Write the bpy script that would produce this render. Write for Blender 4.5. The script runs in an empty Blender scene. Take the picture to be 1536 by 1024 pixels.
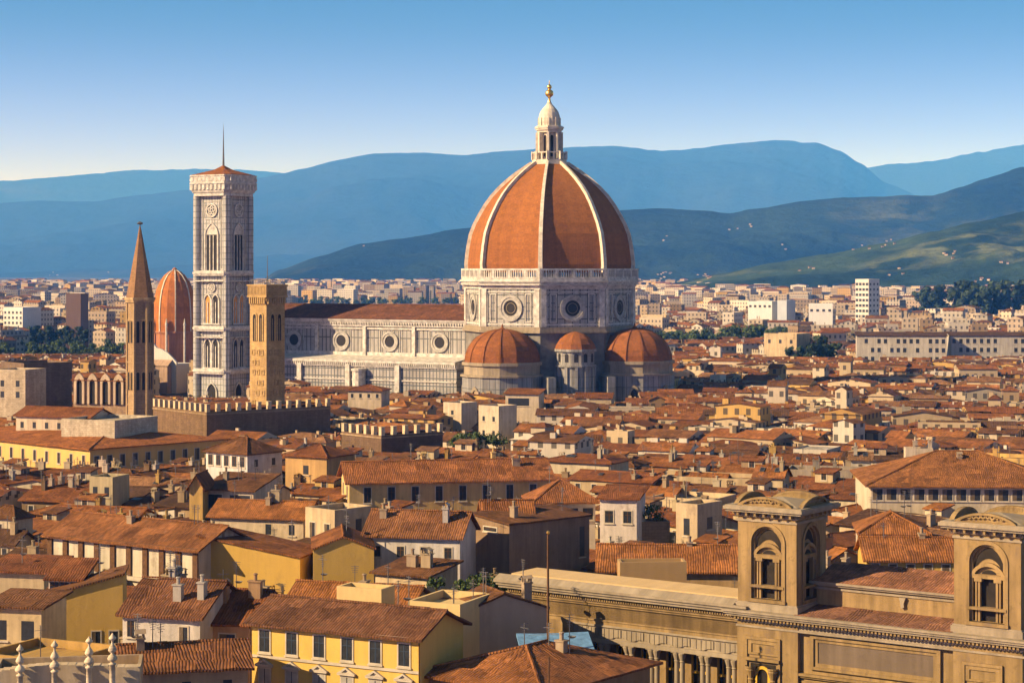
import bpy, math, random
from mathutils import Vector, Matrix
R = random.Random(7)
SC = bpy.context.scene
COL = SC.collection
PI = math.pi
# ------------------------------------------------------------------ camera
F, HZ, H = 3000.0, 405.0, 55.0            # focal length in px of the 1536 wide photo, horizon row, eye height
cam = bpy.data.cameras.new('camera'); co = bpy.data.objects.new('camera', cam); COL.objects.link(co)
co.location = (0, 0, H); co.rotation_euler = (PI/2, 0, 0)
cam.sensor_fit = 'HORIZONTAL'; cam.sensor_width = 36; cam.lens = 36*F/1536
cam.shift_y = -(512-HZ)/1536; cam.clip_start = 1; cam.clip_end = 90000
SC.camera = co
# ------------------------------------------------------------------ light and sky
SUN_AZ, SUN_EL = math.radians(-71), math.radians(29)     # azimuth from the direction behind the camera, to the left
sd = Vector((math.sin(SUN_AZ)*math.cos(SUN_EL), -math.cos(SUN_AZ)*math.cos(SUN_EL), math.sin(SUN_EL)))
sl = bpy.data.lights.new('sun', 'SUN'); so = bpy.data.objects.new('sun', sl); COL.objects.link(so)
sl.energy = 5.0; sl.angle = math.radians(0.5); sl.color = (1, .80, .58)
so.rotation_euler = (-sd).to_track_quat('-Z', 'Y').to_euler(); so.location = sd*500
W = bpy.data.worlds.new('World'); SC.world = W; W.use_nodes = True
wn = W.node_tree; wn.nodes.clear()
def wnode(t, **k):
    n = wn.nodes.new(t)
    for a, b in k.items(): setattr(n, a, b)
    return n
tc = wnode('ShaderNodeTexCoord'); mp = wnode('ShaderNodeMapping'); mp.vector_type = 'POINT'
mp.inputs['Scale'].default_value = (1, 1, 13); mp.inputs['Location'].default_value = (0, 0, -.2)
nrm = wnode('ShaderNodeVectorMath', operation='NORMALIZE')
sky = wnode('ShaderNodeTexSky', sky_type='NISHITA', sun_disc=False, sun_elevation=SUN_EL, sun_rotation=math.atan2(sd.x, sd.y),
            altitude=50, air_density=1.1, dust_density=1.2, ozone_density=2.5)
hs = wnode('ShaderNodeHueSaturation'); hs.inputs['Saturation'].default_value = 1.05
tn = wnode('ShaderNodeVectorMath', operation='MULTIPLY'); 
sxyz = wnode('ShaderNodeSeparateXYZ'); wn.links.new(tc.outputs['Generated'], sxyz.inputs[0])
mr = wnode('ShaderNodeMapRange', interpolation_type='SMOOTHSTEP'); wn.links.new(sxyz.outputs[2], mr.inputs[0]); mr.inputs[1].default_value = .03; mr.inputs[2].default_value = .14
mx = wnode('ShaderNodeMix', data_type='VECTOR'); wn.links.new(mr.outputs[0], mx.inputs[0])      # pale band of dusty air low over the horizon
mx.inputs[4].default_value = (3.1, 2.05, 3.25); mx.inputs[5].default_value = (.66, .93, 1.17)
mr2 = wnode('ShaderNodeMapRange', interpolation_type='SMOOTHSTEP'); wn.links.new(sxyz.outputs[2], mr2.inputs[0])
for i, v in ((1, .15), (2, .45), (3, 0.), (4, 1.)): mr2.inputs[i].default_value = v
zs = wnode('ShaderNodeMix', data_type='VECTOR'); wn.links.new(mr2.outputs[0], zs.inputs[0]); wn.links.new(mx.outputs[1], zs.inputs[4]); zs.inputs[5].default_value = (.66, .56, .46); wn.links.new(zs.outputs[1], tn.inputs[1])  # overhead sky, out of view, tinted warm to lift the shadow fill
bg = wnode('ShaderNodeBackground'); bg.inputs['Strength'].default_value = .13
wo = wnode('ShaderNodeOutputWorld')
for a, b in ((tc.outputs['Generated'], mp.inputs['Vector']), (mp.outputs[0], nrm.inputs[0]), (nrm.outputs[0], sky.inputs['Vector']),
             (sky.outputs[0], hs.inputs['Color']), (hs.outputs[0], tn.inputs[0]), (tn.outputs[0], bg.inputs['Color']), (bg.outputs[0], wo.inputs['Surface'])):
    wn.links.new(a, b)
SC.view_settings.view_transform = 'Standard'; SC.view_settings.look = 'None'
SC.view_settings.exposure = 0.9; SC.view_settings.gamma = 1
SC.render.engine = 'CYCLES'
SC.cycles.max_bounces = 5; SC.cycles.diffuse_bounces = 2; SC.cycles.volume_bounces = 3
SC.cycles.use_denoising = True
# ------------------------------------------------------------------ helpers
def px2(px, py, Y): return Vector(((px-768)*Y/F, Y, H-(py-HZ)*Y/F))
def zat(py, Y): return H-(py-HZ)*Y/F
def proj(p): return (768+p[0]*F/p[1], HZ+(H-p[2])*F/p[1])
class MB:
    def __init__(s): s.v, s.f, s.m, s.c, s.sm = [], [], [], [], []
    def face(s, pts, m=0, c=None, sm=False):
        i = len(s.v); s.v += [tuple(p) for p in pts]; s.f.append(list(range(i, i+len(pts)))); s.m.append(m); s.c.append(c); s.sm.append(sm)
    def box(s, x0, x1, y0, y1, z0, z1, m=0, c=None):
        s.prism([(x0, y0), (x1, y0), (x1, y1), (x0, y1)], z0, z1, m, c)
    def rbox(s, cx, cy, w, d, z0, z1, a, m=0, c=None):
        ca, sa = math.cos(a), math.sin(a)
        s.prism([(cx+x*ca-y*sa, cy+x*sa+y*ca) for x, y in ((-w/2, -d/2), (w/2, -d/2), (w/2, d/2), (-w/2, d/2))], z0, z1, m, c)
    def prism(s, poly, z0, z1, m=0, c=None, top=None):
        t = top or poly; n = len(poly)
        s.face([(x, y, z1) for x, y in t], m, c); s.face([(x, y, z0) for x, y in reversed(poly)], m, c)
        for i in range(n):
            j = (i+1) % n
            s.face([(*poly[i], z0), (*poly[j], z0), (*t[j], z1), (*t[i], z1)], m, c)
    def ring(s, po, pi, z0, z1, m=0):                     # hollow prism
        n = len(po)
        for i in range(n):
            j = (i+1) % n
            s.face([(*po[i], z0), (*po[j], z0), (*po[j], z1), (*po[i], z1)], m)
            s.face([(*pi[j], z0), (*pi[i], z0), (*pi[i], z1), (*pi[j], z1)], m)
            s.face([(*po[i], z1), (*po[j], z1), (*pi[j], z1), (*pi[i], z1)], m)
            s.face([(*po[j], z0), (*po[i], z0), (*pi[i], z0), (*pi[j], z0)], m)
    def lathe(s, prof, n=16, cx=0, cy=0, m=0, a0=0, sm=True, arc=2*PI):
        for k in range(n):
            a, b = a0+arc*k/n, a0+arc*(k+1)/n
            for (r0, z0), (r1, z1) in zip(prof, prof[1:]):
                q = [(cx+r0*math.cos(a), cy+r0*math.sin(a), z0), (cx+r0*math.cos(b), cy+r0*math.sin(b), z0),
                     (cx+r1*math.cos(b), cy+r1*math.sin(b), z1), (cx+r1*math.cos(a), cy+r1*math.sin(a), z1)]
                if r0 < 1e-4: q = q[1:]
                elif r1 < 1e-4: q = q[:3]
                s.face(q, m, None, sm)
    def solid(s, pts, o, u, v, n, d, m=0):               # 2-D outline in the plane (o,u,v), pushed out by d along n
        o, u, v, n = map(Vector, (o, u, v, n))
        a = [o+u*p[0]+v*p[1] for p in pts]; b = [q+n*d for q in a]
        s.face(b, m); k = len(a)
        for i in range(k):
            j = (i+1) % k; s.face([a[i], a[j], b[j], b[i]], m)
    def frame(s, po, pi, o, u, v, n, d, m=0):            # outline ring (same point count), pushed out by d
        o, u, v, n = map(Vector, (o, u, v, n)); k = len(po)
        A = [o+u*p[0]+v*p[1] for p in po]; B = [o+u*p[0]+v*p[1] for p in pi]
        for i in range(k):
            j = (i+1) % k
            s.face([A[i]+n*d, A[j]+n*d, B[j]+n*d, B[i]+n*d], m)
            s.face([A[i], A[j], A[j]+n*d, A[i]+n*d], m); s.face([B[j], B[i], B[i]+n*d, B[j]+n*d], m)
    def build(s, name, mats, parent=None, color=None, loc=None):
        me = bpy.data.meshes.new(name); me.from_pydata(s.v, [], s.f)
        for m in (mats if isinstance(mats, (list, tuple)) else [mats]): me.materials.append(m)
        uv = me.uv_layers.new(name='UVMap'); dat = []
        for p, f in zip(me.polygons, s.f):
            n = p.normal; t = Vector((-n.y, n.x, 0))
            t = t.normalized() if t.length > 1e-3 else Vector((1, 0, 0))
            w = n.cross(t)
            for i in f:
                q = Vector(s.v[i]); dat += (q.dot(t), q.dot(w))
        uv.data.foreach_set('uv', dat)
        me.polygons.foreach_set('material_index', s.m)
        me.polygons.foreach_set('use_smooth', s.sm)
        if any(c is not None for c in s.c):
            at = me.color_attributes.new('Col', 'FLOAT_COLOR', 'CORNER'); cd = []
            for c, f in zip(s.c, s.f): cd += list((*(c or (1, 1, 1)), 1))*len(f)
            at.data.foreach_set('color', cd)
        o = bpy.data.objects.new(name, me); COL.objects.link(o)
        if parent: o.parent = parent
        if color: o.color = (*color, 1)
        if loc: o.location = loc
        return o
def merge_smooth(o):                                       # weld so that smooth shading works
    import bmesh
    b = bmesh.new(); b.from_mesh(o.data); bmesh.ops.remove_doubles(b, verts=b.verts, dist=.002); bmesh.ops.recalc_face_normals(b, faces=b.faces)
    b.to_mesh(o.data); b.free(); return o
def tag(o, label=None, cat=None, group=None, kind=None):
    for k, v in (('label', label), ('category', cat), ('group', group), ('kind', kind)):
        if v: o[k] = v
    return o
def thing(name, label, cat, loc, rz=0, group=None):
    o = bpy.data.objects.new(name, None); COL.objects.link(o); o.location = loc; o.rotation_euler = (0, 0, rz)
    o.empty_display_size = .5
    return tag(o, label, cat, group)
def reuse(mesh, name, parent, loc, rz=0, color=None):
    o = bpy.data.objects.new(name, mesh); COL.objects.link(o); o.parent = parent; o.location = loc; o.rotation_euler = (0, 0, rz)
    if color: o.color = (*color, 1)
    return o
def ngon(r, n, a0=0, cx=0, cy=0): return [(cx+r*math.cos(a0+2*PI*k/n), cy+r*math.sin(a0+2*PI*k/n)) for k in range(n)]
def arch(w, h, pointed=False, n=10, x0=0, z0=0):          # closed outline, springing so that the top reaches h
    r = w/2; pts = [(x0-r, z0), (x0+r, z0)]
    if pointed:
        hs_ = h-w*.8
        for k in range(n+1):
            a = k/n*PI/3*1.0; pts.append((x0-r+w*math.cos(a), z0+hs_+w*.92*math.sin(a)))
        for k in range(n, -1, -1):
            a = k/n*PI/3*1.0; pts.append((x0+r-w*math.cos(a), z0+hs_+w*.92*math.sin(a)))
    else:
        for k in range(n+1):
            a = PI*k/n; pts.append((x0+r*math.cos(a), z0+h-r+r*math.sin(a)))
    return pts
# ------------------------------------------------------------------ materials
class NT:
    def __init__(s, name):
        s.mat = bpy.data.materials.new(name); s.mat.use_nodes = True; s.t = s.mat.node_tree; s.t.nodes.clear()
        s.out = s.t.nodes.new('ShaderNodeOutputMaterial'); s.b = s.t.nodes.new('ShaderNodeBsdfPrincipled')
        s.t.links.new(s.b.outputs[0], s.out.inputs['Surface'])
    def set(s, sock, v):
        if hasattr(v, 'is_output') or isinstance(v, bpy.types.NodeSocket): s.t.links.new(v, sock)
        elif isinstance(v, tuple):
            n = len(sock.default_value); sock.default_value = (tuple(v)+(1,)*4)[:n]
        else: sock.default_value = v
    def n(s, typ, ins=(), out=0, **k):
        n = s.t.nodes.new(typ)
        for a, b in k.items(): setattr(n, a, b)
        for i, v in (ins.items() if isinstance(ins, dict) else enumerate(ins)):
            if v is not None: s.set(n.inputs[i], v)
        return n.outputs[out]
    def math(s, op, a, b=None, c=None, clamp=False): return s.n('ShaderNodeMath', [a, b, c], operation=op, use_clamp=clamp)
    def uv(s, jitter=True):
        u = s.n('ShaderNodeTexCoord', out='UV')
        if jitter:
            r = s.n('ShaderNodeObjectInfo', out='Random')
            k = s.n('ShaderNodeCombineXYZ', [s.math('MULTIPLY', r, 317.), s.math('MULTIPLY', r, 173.), 0.])
            u = s.n('ShaderNodeVectorMath', [u, k], operation='ADD')
        return u
    def noise(s, vec, scale, detail=4., rough=.6):
        return s.n('ShaderNodeTexNoise', {'Vector': vec, 'Scale': scale, 'Detail': detail, 'Roughness': rough})
    def scale(s, vec, sc): return s.n('ShaderNodeVectorMath', [vec, sc], operation='MULTIPLY')
    def rng(s, v, a, b, c, d): return s.n('ShaderNodeMapRange', {0: v, 1: a, 2: b, 3: c, 4: d})
    def mix(s, f, a, b, mode='MIX'):
        n = s.t.nodes.new('ShaderNodeMix'); n.data_type = 'RGBA'; n.blend_type = mode
        for i, v in ((0, f), (6, a), (7, b)): s.set(n.inputs[i], v)
        return n.outputs[2]
    def val(s, col, f):                                   # colour times scalar
        return s.n('ShaderNodeVectorMath', {0: col, 3: f}, operation='SCALE')
    def bump(s, h, dist=1., strength=1.):
        s.set(s.b.inputs['Normal'], s.n('ShaderNodeBump', {'Height': h, 'Distance': dist, 'Strength': strength}))
    def done(s, col, rough=.85, spec=.2, metal=0.):
        s.set(s.b.inputs['Base Color'], col); s.set(s.b.inputs['Roughness'], rough)
        s.b.inputs['Specular IOR Level'].default_value = spec; s.b.inputs['Metallic'].default_value = metal
        return s.mat
def src(s, mode, const):
    if mode == 'obj': return s.n('ShaderNodeObjectInfo', out='Color')
    if mode == 'att': return s.n('ShaderNodeAttribute', out='Color', attribute_name='Col')
    return (*const, 1)
def mat_roof(name, mode='obj', const=(.3, .12, .06), tile=.3, contrast=1.0, cellv=.26, bmp=.8):
    s = NT(name); u = s.uv(); c = src(s, mode, const); sp = s.n('ShaderNodeSeparateXYZ', [u]); X, Y = sp, sp.node.outputs[1]
    X = s.math('ADD', X, s.math('MULTIPLY', s.noise(u, .7, 3.), .22))
    fu, fv = s.math('DIVIDE', X, tile), s.math('DIVIDE', Y, .5)
    cell = s.n('ShaderNodeTexWhiteNoise', {'Vector': s.n('ShaderNodeCombineXYZ', [s.math('FLOOR', fu), s.math('FLOOR', fv), 0.])}, noise_dimensions='3D')
    big = s.noise(u, .16, 5.); streak = s.noise(s.scale(u, (1.4, .22, 1)), 1., 4.); fine = s.noise(u, 1.1, 5., .7)
    f = s.math('MULTIPLY', s.rng(big, .3, .7, 1-.32*contrast, 1+.25*contrast), s.rng(streak, .3, .7, 1-.22*contrast, 1+.2*contrast))
    f = s.math('MULTIPLY', f, s.rng(cell, 0, 1, 1-cellv, 1+cellv))
    col = s.val(c, f)
    col = s.mix(s.rng(fine, .52, .74, 0, .62), col, s.val((.105, .075, .055, 1), s.rng(big, .3, .7, .7, 1.3)))
    col = s.mix(s.rng(s.noise(u, .55, 4., .65), .60, .75, 0, .45), col, s.val(c, 1.7))
    ptc = s.n('ShaderNodeTexWhiteNoise', {'Vector': s.n('ShaderNodeCombineXYZ', [s.math('FLOOR', s.math('DIVIDE', X, 2.3)), s.math('FLOOR', s.math('DIVIDE', Y, 1.7)), 3.])}, noise_dimensions='3D')
    col = s.val(col, s.math('ADD', s.rng(ptc, .84, .85, 1, 1+.28*contrast), s.rng(ptc, .14, .15, -.26*contrast, 0)))
    wave = s.math('ABSOLUTE', s.math('SINE', s.math('MULTIPLY', fu, PI)))
    hgt = s.math('ADD', s.math('MULTIPLY', wave, .07), s.math('MULTIPLY', s.math('FRACT', fv), .03))
    hgt = s.math('ADD', hgt, s.math('MULTIPLY', fine, .04)); 
    s.bump(hgt, 1., bmp)
    return s.done(col, .9, .12)
def mat_wall(name, mode='obj', const=(.5, .4, .3), dirt=1.25, brick=False, windows=False):
    s = NT(name); u = s.uv(); c = src(s, mode, const)
    big = s.noise(u, .13, 5., .65); streak = s.noise(s.scale(u, (1.1, .09, 1)), 1., 5.); fine = s.noise(u, 1.3, 6., .7)
    f = s.math('MULTIPLY', s.rng(big, .3, .7, 1-.16*dirt, 1+.12*dirt), s.rng(streak, .3, .7, 1-.2*dirt, 1+.12*dirt))
    col = s.val(c, f)
    col = s.mix(s.rng(fine, .55, .78, 0, .5*dirt), col, s.val(c, .45))
    col = s.mix(s.rng(s.noise(s.scale(u, (1, .5, 1)), .33, 5., .7), .58, .72, 0, .55*dirt), col, (.17, .12, .08, 1))
    h = s.math('MULTIPLY', fine, .05)
    if brick:
        b = s.n('ShaderNodeTexBrick', {'Vector': u, 'Color1': (1, 1, 1, 1), 'Color2': (.72, .7, .66, 1), 'Mortar': (.55, .52, .48, 1), 'Scale': 1., 'Mortar Size': .03, 'Brick Width': .9, 'Row Height': .45})
        col = s.mix(.8, col, b, 'MULTIPLY')
    if windows:
        sp = s.n('ShaderNodeSeparateXYZ', [u]); a = s.math('FRACT', s.math('DIVIDE', sp, 3.1)); b = s.math('FRACT', s.math('DIVIDE', sp.node.outputs[1], 3.5))
        w = s.math('MULTIPLY', s.math('MULTIPLY', s.math('GREATER_THAN', a, .6), s.math('GREATER_THAN', b, .42)), s.math('LESS_THAN', b, .9))
        col = s.mix(s.math('MULTIPLY', w, .85), col, (.05, .045, .04, 1))
    s.bump(h, 1., .7)
    return s.done(col, .9, .12)
def mat_marble(name, base=(.45, .43, .39), line=(.16, .16, .14), bw=2.6, rh=3.6, ms=.22, dirt=1.):
    s = NT(name); u = s.uv(False)
    b = s.n('ShaderNodeTexBrick', {'Vector': u, 'Color1': (*base, 1), 'Color2': (base[0]*.86, base[1]*.84, base[2]*.82, 1), 'Mortar': (*line, 1), 'Scale': 1., 'Mortar Size': ms, 'Mortar Smooth': .2, 'Brick Width': bw, 'Row Height': rh}, offset=0.)
    f = s.math('MULTIPLY', s.rng(s.noise(u, .09, 5.), .3, .7, .66, 1.12), s.rng(s.noise(s.scale(u, (.9, .07, 1)), 1., 5.), .3, .7, .72, 1.15))
    col = s.val(b, f)
    col = s.mix(s.rng(s.noise(u, .6, 6., .72), .54, .75, 0, .55*dirt), col, (.20, .165, .13, 1))
    s.bump(s.noise(u, .9, 5., .7), .12, .8)
    return s.done(col, .75, .25)
def mat_plain(name, c, rough=.8, spec=.2, metal=0., var=.2, sc=.8, mode='const'):
    s = NT(name); u = s.uv(); cc = src(s, mode, c)
    col = s.val(cc, s.rng(s.noise(u, sc, 5., .65), .3, .7, 1-var, 1+var))
    s.bump(s.noise(u, sc*2.5, 4.), .03, .6)
    return s.done(col, rough, spec, metal)
M = dict(
    roof=mat_roof('roof_tiles'), far_roof=mat_roof('far_roof_tiles', 'att', tile=.6), wall=mat_wall('plaster'), clean=mat_wall('smooth_plaster', dirt=.45),
    stone_wall=mat_wall('rough_stone', brick=True, dirt=1.1), far_wall=mat_wall('far_plaster', 'att', windows=True, dirt=.6),
    marble=mat_marble('panelled_marble'), drum=mat_marble('drum_marble', (.43, .41, .365), (.10, .105, .095), 2.6, 3.9, .17), nave=mat_marble('nave_marble', (.42, .395, .35), (.12, .125, .115), 1.7, 5.2, .21, 1.3),
    aisle=mat_marble('aisle_marble', (.40, .37, .33), (.11, .12, .12), 1.35, 2.6, .2, 1.3), camp=mat_marble('campanile_marble', (.52, .50, .46), (.17, .18, .16), 1.25, 2.1, .13, 1.),
    trim=mat_plain('white_trim', (.49, .45, .38), .75, .2, var=.45, sc=.55), ring=mat_plain('grey_ring_stone', (.36, .335, .285), .8, .15, var=.4, sc=.6), rib=mat_plain('rib_marble', (.58, .50, .375), .7, .25, var=.3, sc=.5),
    dark_stone=mat_plain('dark_stone', (.17, .155, .13), .9, .1, var=.4, sc=.25), void=mat_plain('dark_opening', (.022, .018, .015), .6, .2),
    dome=mat_roof('dome_tiles', 'const', (.29, .105, .026), .6, .35, .09, .35), apse=mat_roof('apse_tiles', 'const', (.235, .082, .022), .5, .5, .12, .4),
    gold=mat_plain('gilt_copper', (.85, .52, .12), .32, .5, .9, .15), pane=mat_plain('window_glass', (.022, .024, .027), .4, .3, var=.4, sc=2),
    frame=mat_plain('window_frame', (.52, .47, .40), .8, .2, mode='obj'), shutter=mat_plain('shutter_paint', (.09, .08, .06), .7, .2, mode='obj'),
    metal=mat_plain('grey_metal', (.16, .15, .14), .5, .4, .5), wood=mat_plain('dark_timber', (.11, .055, .025), .8, .15, var=.4, sc=2),
    lib=mat_wall('ochre_stucco', 'const', (.275, .183, .078), dirt=1.75), grey=mat_wall('weathered_stone', 'const', (.30, .24, .16), dirt=1.2),
    street=mat_plain('street_paving', (.07, .06, .05), .9, .1, var=.3, sc=.1), finial=mat_plain('carved_limestone', (.56, .45, .30), .8, .15, var=.35, sc=1.5), blue=mat_plain('blue_sheet', (.12, .235, .37), .6, .3, var=.35, sc=1.5),
    amber=mat_plain('amber_blind', (.55, .26, .07), .7, .2), yellow=mat_plain('yellow_paint', (.62, .36, .03), .5, .4),
)
def mat_leaf(name, a, b):
    s = NT(name); g = s.n('ShaderNodeNewGeometry', out='Random Per Island'); r = s.n('ShaderNodeObjectInfo', out='Random')
    col = s.mix(g, (*a, 1), (*b, 1)); col = s.val(col, s.rng(r, 0, 1, .75, 1.25))
    return s.done(col, .7, .2)
M['leaf'] = mat_leaf('leaves', (.028, .05, .014), (.085, .115, .03)); M['pine'] = mat_leaf('dark_leaves', (.012, .026, .012), (.035, .055, .022))
def mat_hill(name, a, b, c, sc, fine=1.):
    s = NT(name); p = s.n('ShaderNodeNewGeometry', out='Position')
    q = s.scale(p, (sc, sc, sc*2.2)); wrp = s.n('ShaderNodeVectorMath', [q, s.n('ShaderNodeTexNoise', {'Vector': q, 'Scale': .8, 'Detail': 4.}, out=1)], operation='ADD')
    col = s.mix(s.rng(s.noise(wrp, .55, 7., .62), .40, .60, 0, 1), (*a, 1), (*b, 1))
    fld = s.math('MULTIPLY', s.rng(s.noise(wrp, .23, 6., .6), .52, .60, 0, 1), s.rng(s.noise(wrp, 2.3, 3., .5), .42, .52, 0, .85))
    col = s.mix(fld, col, (*c, 1))
    col = s.val(col, s.rng(s.noise(q, 9., 5., .75), .3, .7, 1-.38*fine, 1+.38*fine))
    s.bump(s.noise(q, 7., 6., .7), .05/sc*fine, .8)
    return s.done(col, .95, .05)
#@@SETTING
# ------------------------------------------------------------------ ground, hills, haze
g = MB(); g.face([(-42000, -2000, 0), (42000, -2000, 0), (42000, 62000, 0), (-42000, 62000, 0)]); tag(g.build('ground', M['street']), kind='structure')
from mathutils import noise as mnoise
def interp(pts, x):
    if x <= pts[0][0]: return pts[0][1]
    for (a, b), (c, d) in zip(pts, pts[1:]):
        if x <= c:
            t = (x-a)/(c-a); t = t*t*(3-2*t)*.5+t*.5; return b+(d-b)*t
    return pts[-1][1]
def hill(sil, Y, depth, mat, nx, ny, seed, amp=.10, fine=.006):
    x0, x1 = sil[0][0], sil[-1][0]; rows = []
    for j in range(ny+1):
        t = j/ny; row = []
        for i in range(nx+1):
            px = x0+(x1-x0)*i/nx
            zr = max(0, zat(interp(sil, px), Y)); X = (px-768)*Y/F
            yy = Y-depth*(1-t) if t <= .8 else Y-depth*.2+depth*.9*(t-.8)/.2
            X = (px-768)*min(yy, Y)/F; tt = min(1, t/.8); k = (min(1, yy/Y) if t <= .8 else 1)*tt**1.25*(1.0 if t <= .8 else 1-.75*((t-.8)/.2)**1.3)
            q = Vector((X, yy, seed*977.))
            nz = mnoise.fractal(q/(depth*.32), 1.0, 2.1, 6)*amp*zr*(math.sin(PI*min(tt, .97))+.12) if zr > 0 else 0
            nz += mnoise.fractal(q/(depth*.02), 1., 2., 3)*fine*max(zr, 60)*min(1, tt*4)
            row.append((X, yy, zr*k+nz-2 if zr > 0 else -5))
        rows.append(row)
    v = [p for r in rows for p in r]; f = [(j*(nx+1)+i, j*(nx+1)+i+1, (j+1)*(nx+1)+i+1, (j+1)*(nx+1)+i) for j in range(ny) for i in range(nx)]
    me = bpy.data.meshes.new('hills'); me.from_pydata(v, [], f); me.materials.append(mat)
    me.polygons.foreach_set('use_smooth', [True]*len(f))
    o = bpy.data.objects.new('hills', me); COL.objects.link(o); return tag(o, kind='structure')
hm_near = mat_hill('near_hillside', (.012, .026, .009), (.046, .072, .020), (.15, .16, .05), .0038)
hm_mid = mat_hill('wooded_hillside', (.006, .015, .008), (.022, .038, .014), (.085, .095, .038), .0022)
hm_far = mat_hill('far_mountain', (.012, .017, .014), (.022, .026, .02), (.06, .05, .038), .0005, .35)
hill([(-300, 285), (0, 270), (100, 263), (200, 253), (300, 252), (400, 254), (450, 259), (600, 275), (900, 290)], 31000, 6500, hm_far, 240, 24, 1)
hill([(1050, 330), (1200, 275), (1295, 250), (1340, 243), (1400, 237), (1470, 225), (1536, 214), (1800, 190)], 27000, 5500, hm_far, 200, 24, 2)
hill([(-400, 310), (0, 303), (60, 300), (140, 300), (210, 292), (290, 288), (390, 270), (450, 257), (510, 240), (560, 230), (620, 230), (680, 233), (760, 226),
      (820, 222), (870, 221), (930, 221), (1000, 229), (1050, 226), (1100, 218), (1165, 213), (1220, 217), (1260, 228), (1290, 247), (1330, 275), (1400, 300), (1800, 330)], 24000, 9500, hm_far, 420, 50, 3, .24)
hill([(330, 440), (380, 425), (420, 402), (480, 382), (540, 365), (600, 357), (700, 342), (780, 326), (860, 314), (930, 310), (1000, 310), (1060, 313), (1095, 317), (1130, 310), (1200, 303),
      (1280, 298), (1350, 296), (1400, 297), (1440, 285), (1480, 270), (1536, 252), (1800, 215)], 7600, 2300, hm_mid, 420, 60, 4, .32)
hill([(950, 440), (1020, 420), (1080, 407), (1160, 391), (1240, 378), (1330, 362), (1400, 345), (1460, 330), (1536, 316), (1800, 290)], 4300, 1300, hm_near, 300, 60, 5, .30)
hz = MB(); hz.box(-43000, 43000, -2500, 63000, -1.5, 1800)
hm = bpy.data.materials.new('haze_air'); hm.use_nodes = True; ht = hm.node_tree; ht.nodes.clear()
ho = ht.nodes.new('ShaderNodeOutputMaterial'); hv = ht.nodes.new('ShaderNodeVolumePrincipled'); ht.links.new(hv.outputs[0], ho.inputs['Volume'])
hv.inputs['Density'].default_value = 7e-5; hv.inputs['Color'].default_value = (.07, .31, 1.0, 1); hv.inputs['Absorption Color'].default_value = (1, 1, 1, 1); hv.inputs['Anisotropy'].default_value = -.22
tag(hz.build('haze', hm), 'thin blue haze over the plain and the far mountains', 'haze', kind='stuff')
# ------------------------------------------------------------------ registers used by the filling houses
FOOT = []                                                   # (cx, cy, hx, hy, rot) kept free
KEEP = []                                                   # (px0, py0, px1, py1, Y) must stay visible
def foot(cx, cy, hx, hy, rot=0): FOOT.append((cx, cy, hx, hy, rot))
def keep(px0, px1, py1, Y, py0=0): KEEP.append((px0, py0, px1, py1, Y))
Z3 = (0, 0, 1)
# ------------------------------------------------------------------ the cathedral
CA = math.radians(-29.5)
cath = thing('cathedral', 'great marble cathedral with the huge eight-sided terracotta dome and white ribs', 'cathedral', (12.7, 680, 0), CA)
foot(12.7, 680, 44, 44, CA); foot(12.7-.87*75-4, 680+.49*75, 55, 24, CA)
keep(425, 690, 575, 690); keep(690, 1005, 585, 640)
OA = math.radians(22.5)
def octa(r): return ngon(r, 8, OA-PI/2)
mb = MB(); mb.prism(octa(28.6), 0, 34.4); mb.build('crossing_base', M['dark_stone'], cath)
mb = MB()
mb.prism(octa(29.9), 34.4, 35.1); mb.prism(octa(29.3), 35.1, 36.4); mb.build('string_course', M['grey'], cath)
mb = MB(); mb.prism(octa(28.7), 36.4, 48.8); mb.build('drum', M['drum'], cath)
mb = MB()
for r, a, b in ((29.2, 48.8, 49.5), (29.6, 49.5, 50.5), (30.2, 50.5, 51.1), (30.8, 51.1, 51.7), (30.2, 51.7, 52.3)): mb.prism(octa(r), a, b)
mb.build('cornice', M['trim'], cath)
mb = MB(); oc = octa(30.0)
for k in range(8):
    a, b = Vector(oc[k]), Vector(oc[(k+1) % 8]); d = (b-a); L = d.length; d.normalize(); n = Vector((d.y, -d.x)); an = math.atan2(d.y, d.x)
    for i in range(27):
        t = (i+.5)/27; p = a+(b-a)*t; big = i in (0, 6, 13, 20, 26)
        mb.rbox(p.x, p.y, .95 if big else .36, .5 if big else .36, 52.3, 54.9, an)
    m_ = (a+b)/2; mb.rbox(m_.x, m_.y, L+.2, .62, 54.9, 55.5, an); mb.rbox(m_.x, m_.y, L, .6, 52.28, 52.7, an)
    mb.rbox(m_.x-n.x*.02, m_.y-n.y*.02, L, 1.0, 50.0, 50.4, an)
mb.build('gallery_balustrade', M['trim'], cath)
od = octa(28.7); AP = 28.7*math.cos(PI/8)
pil = MB()
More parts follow.
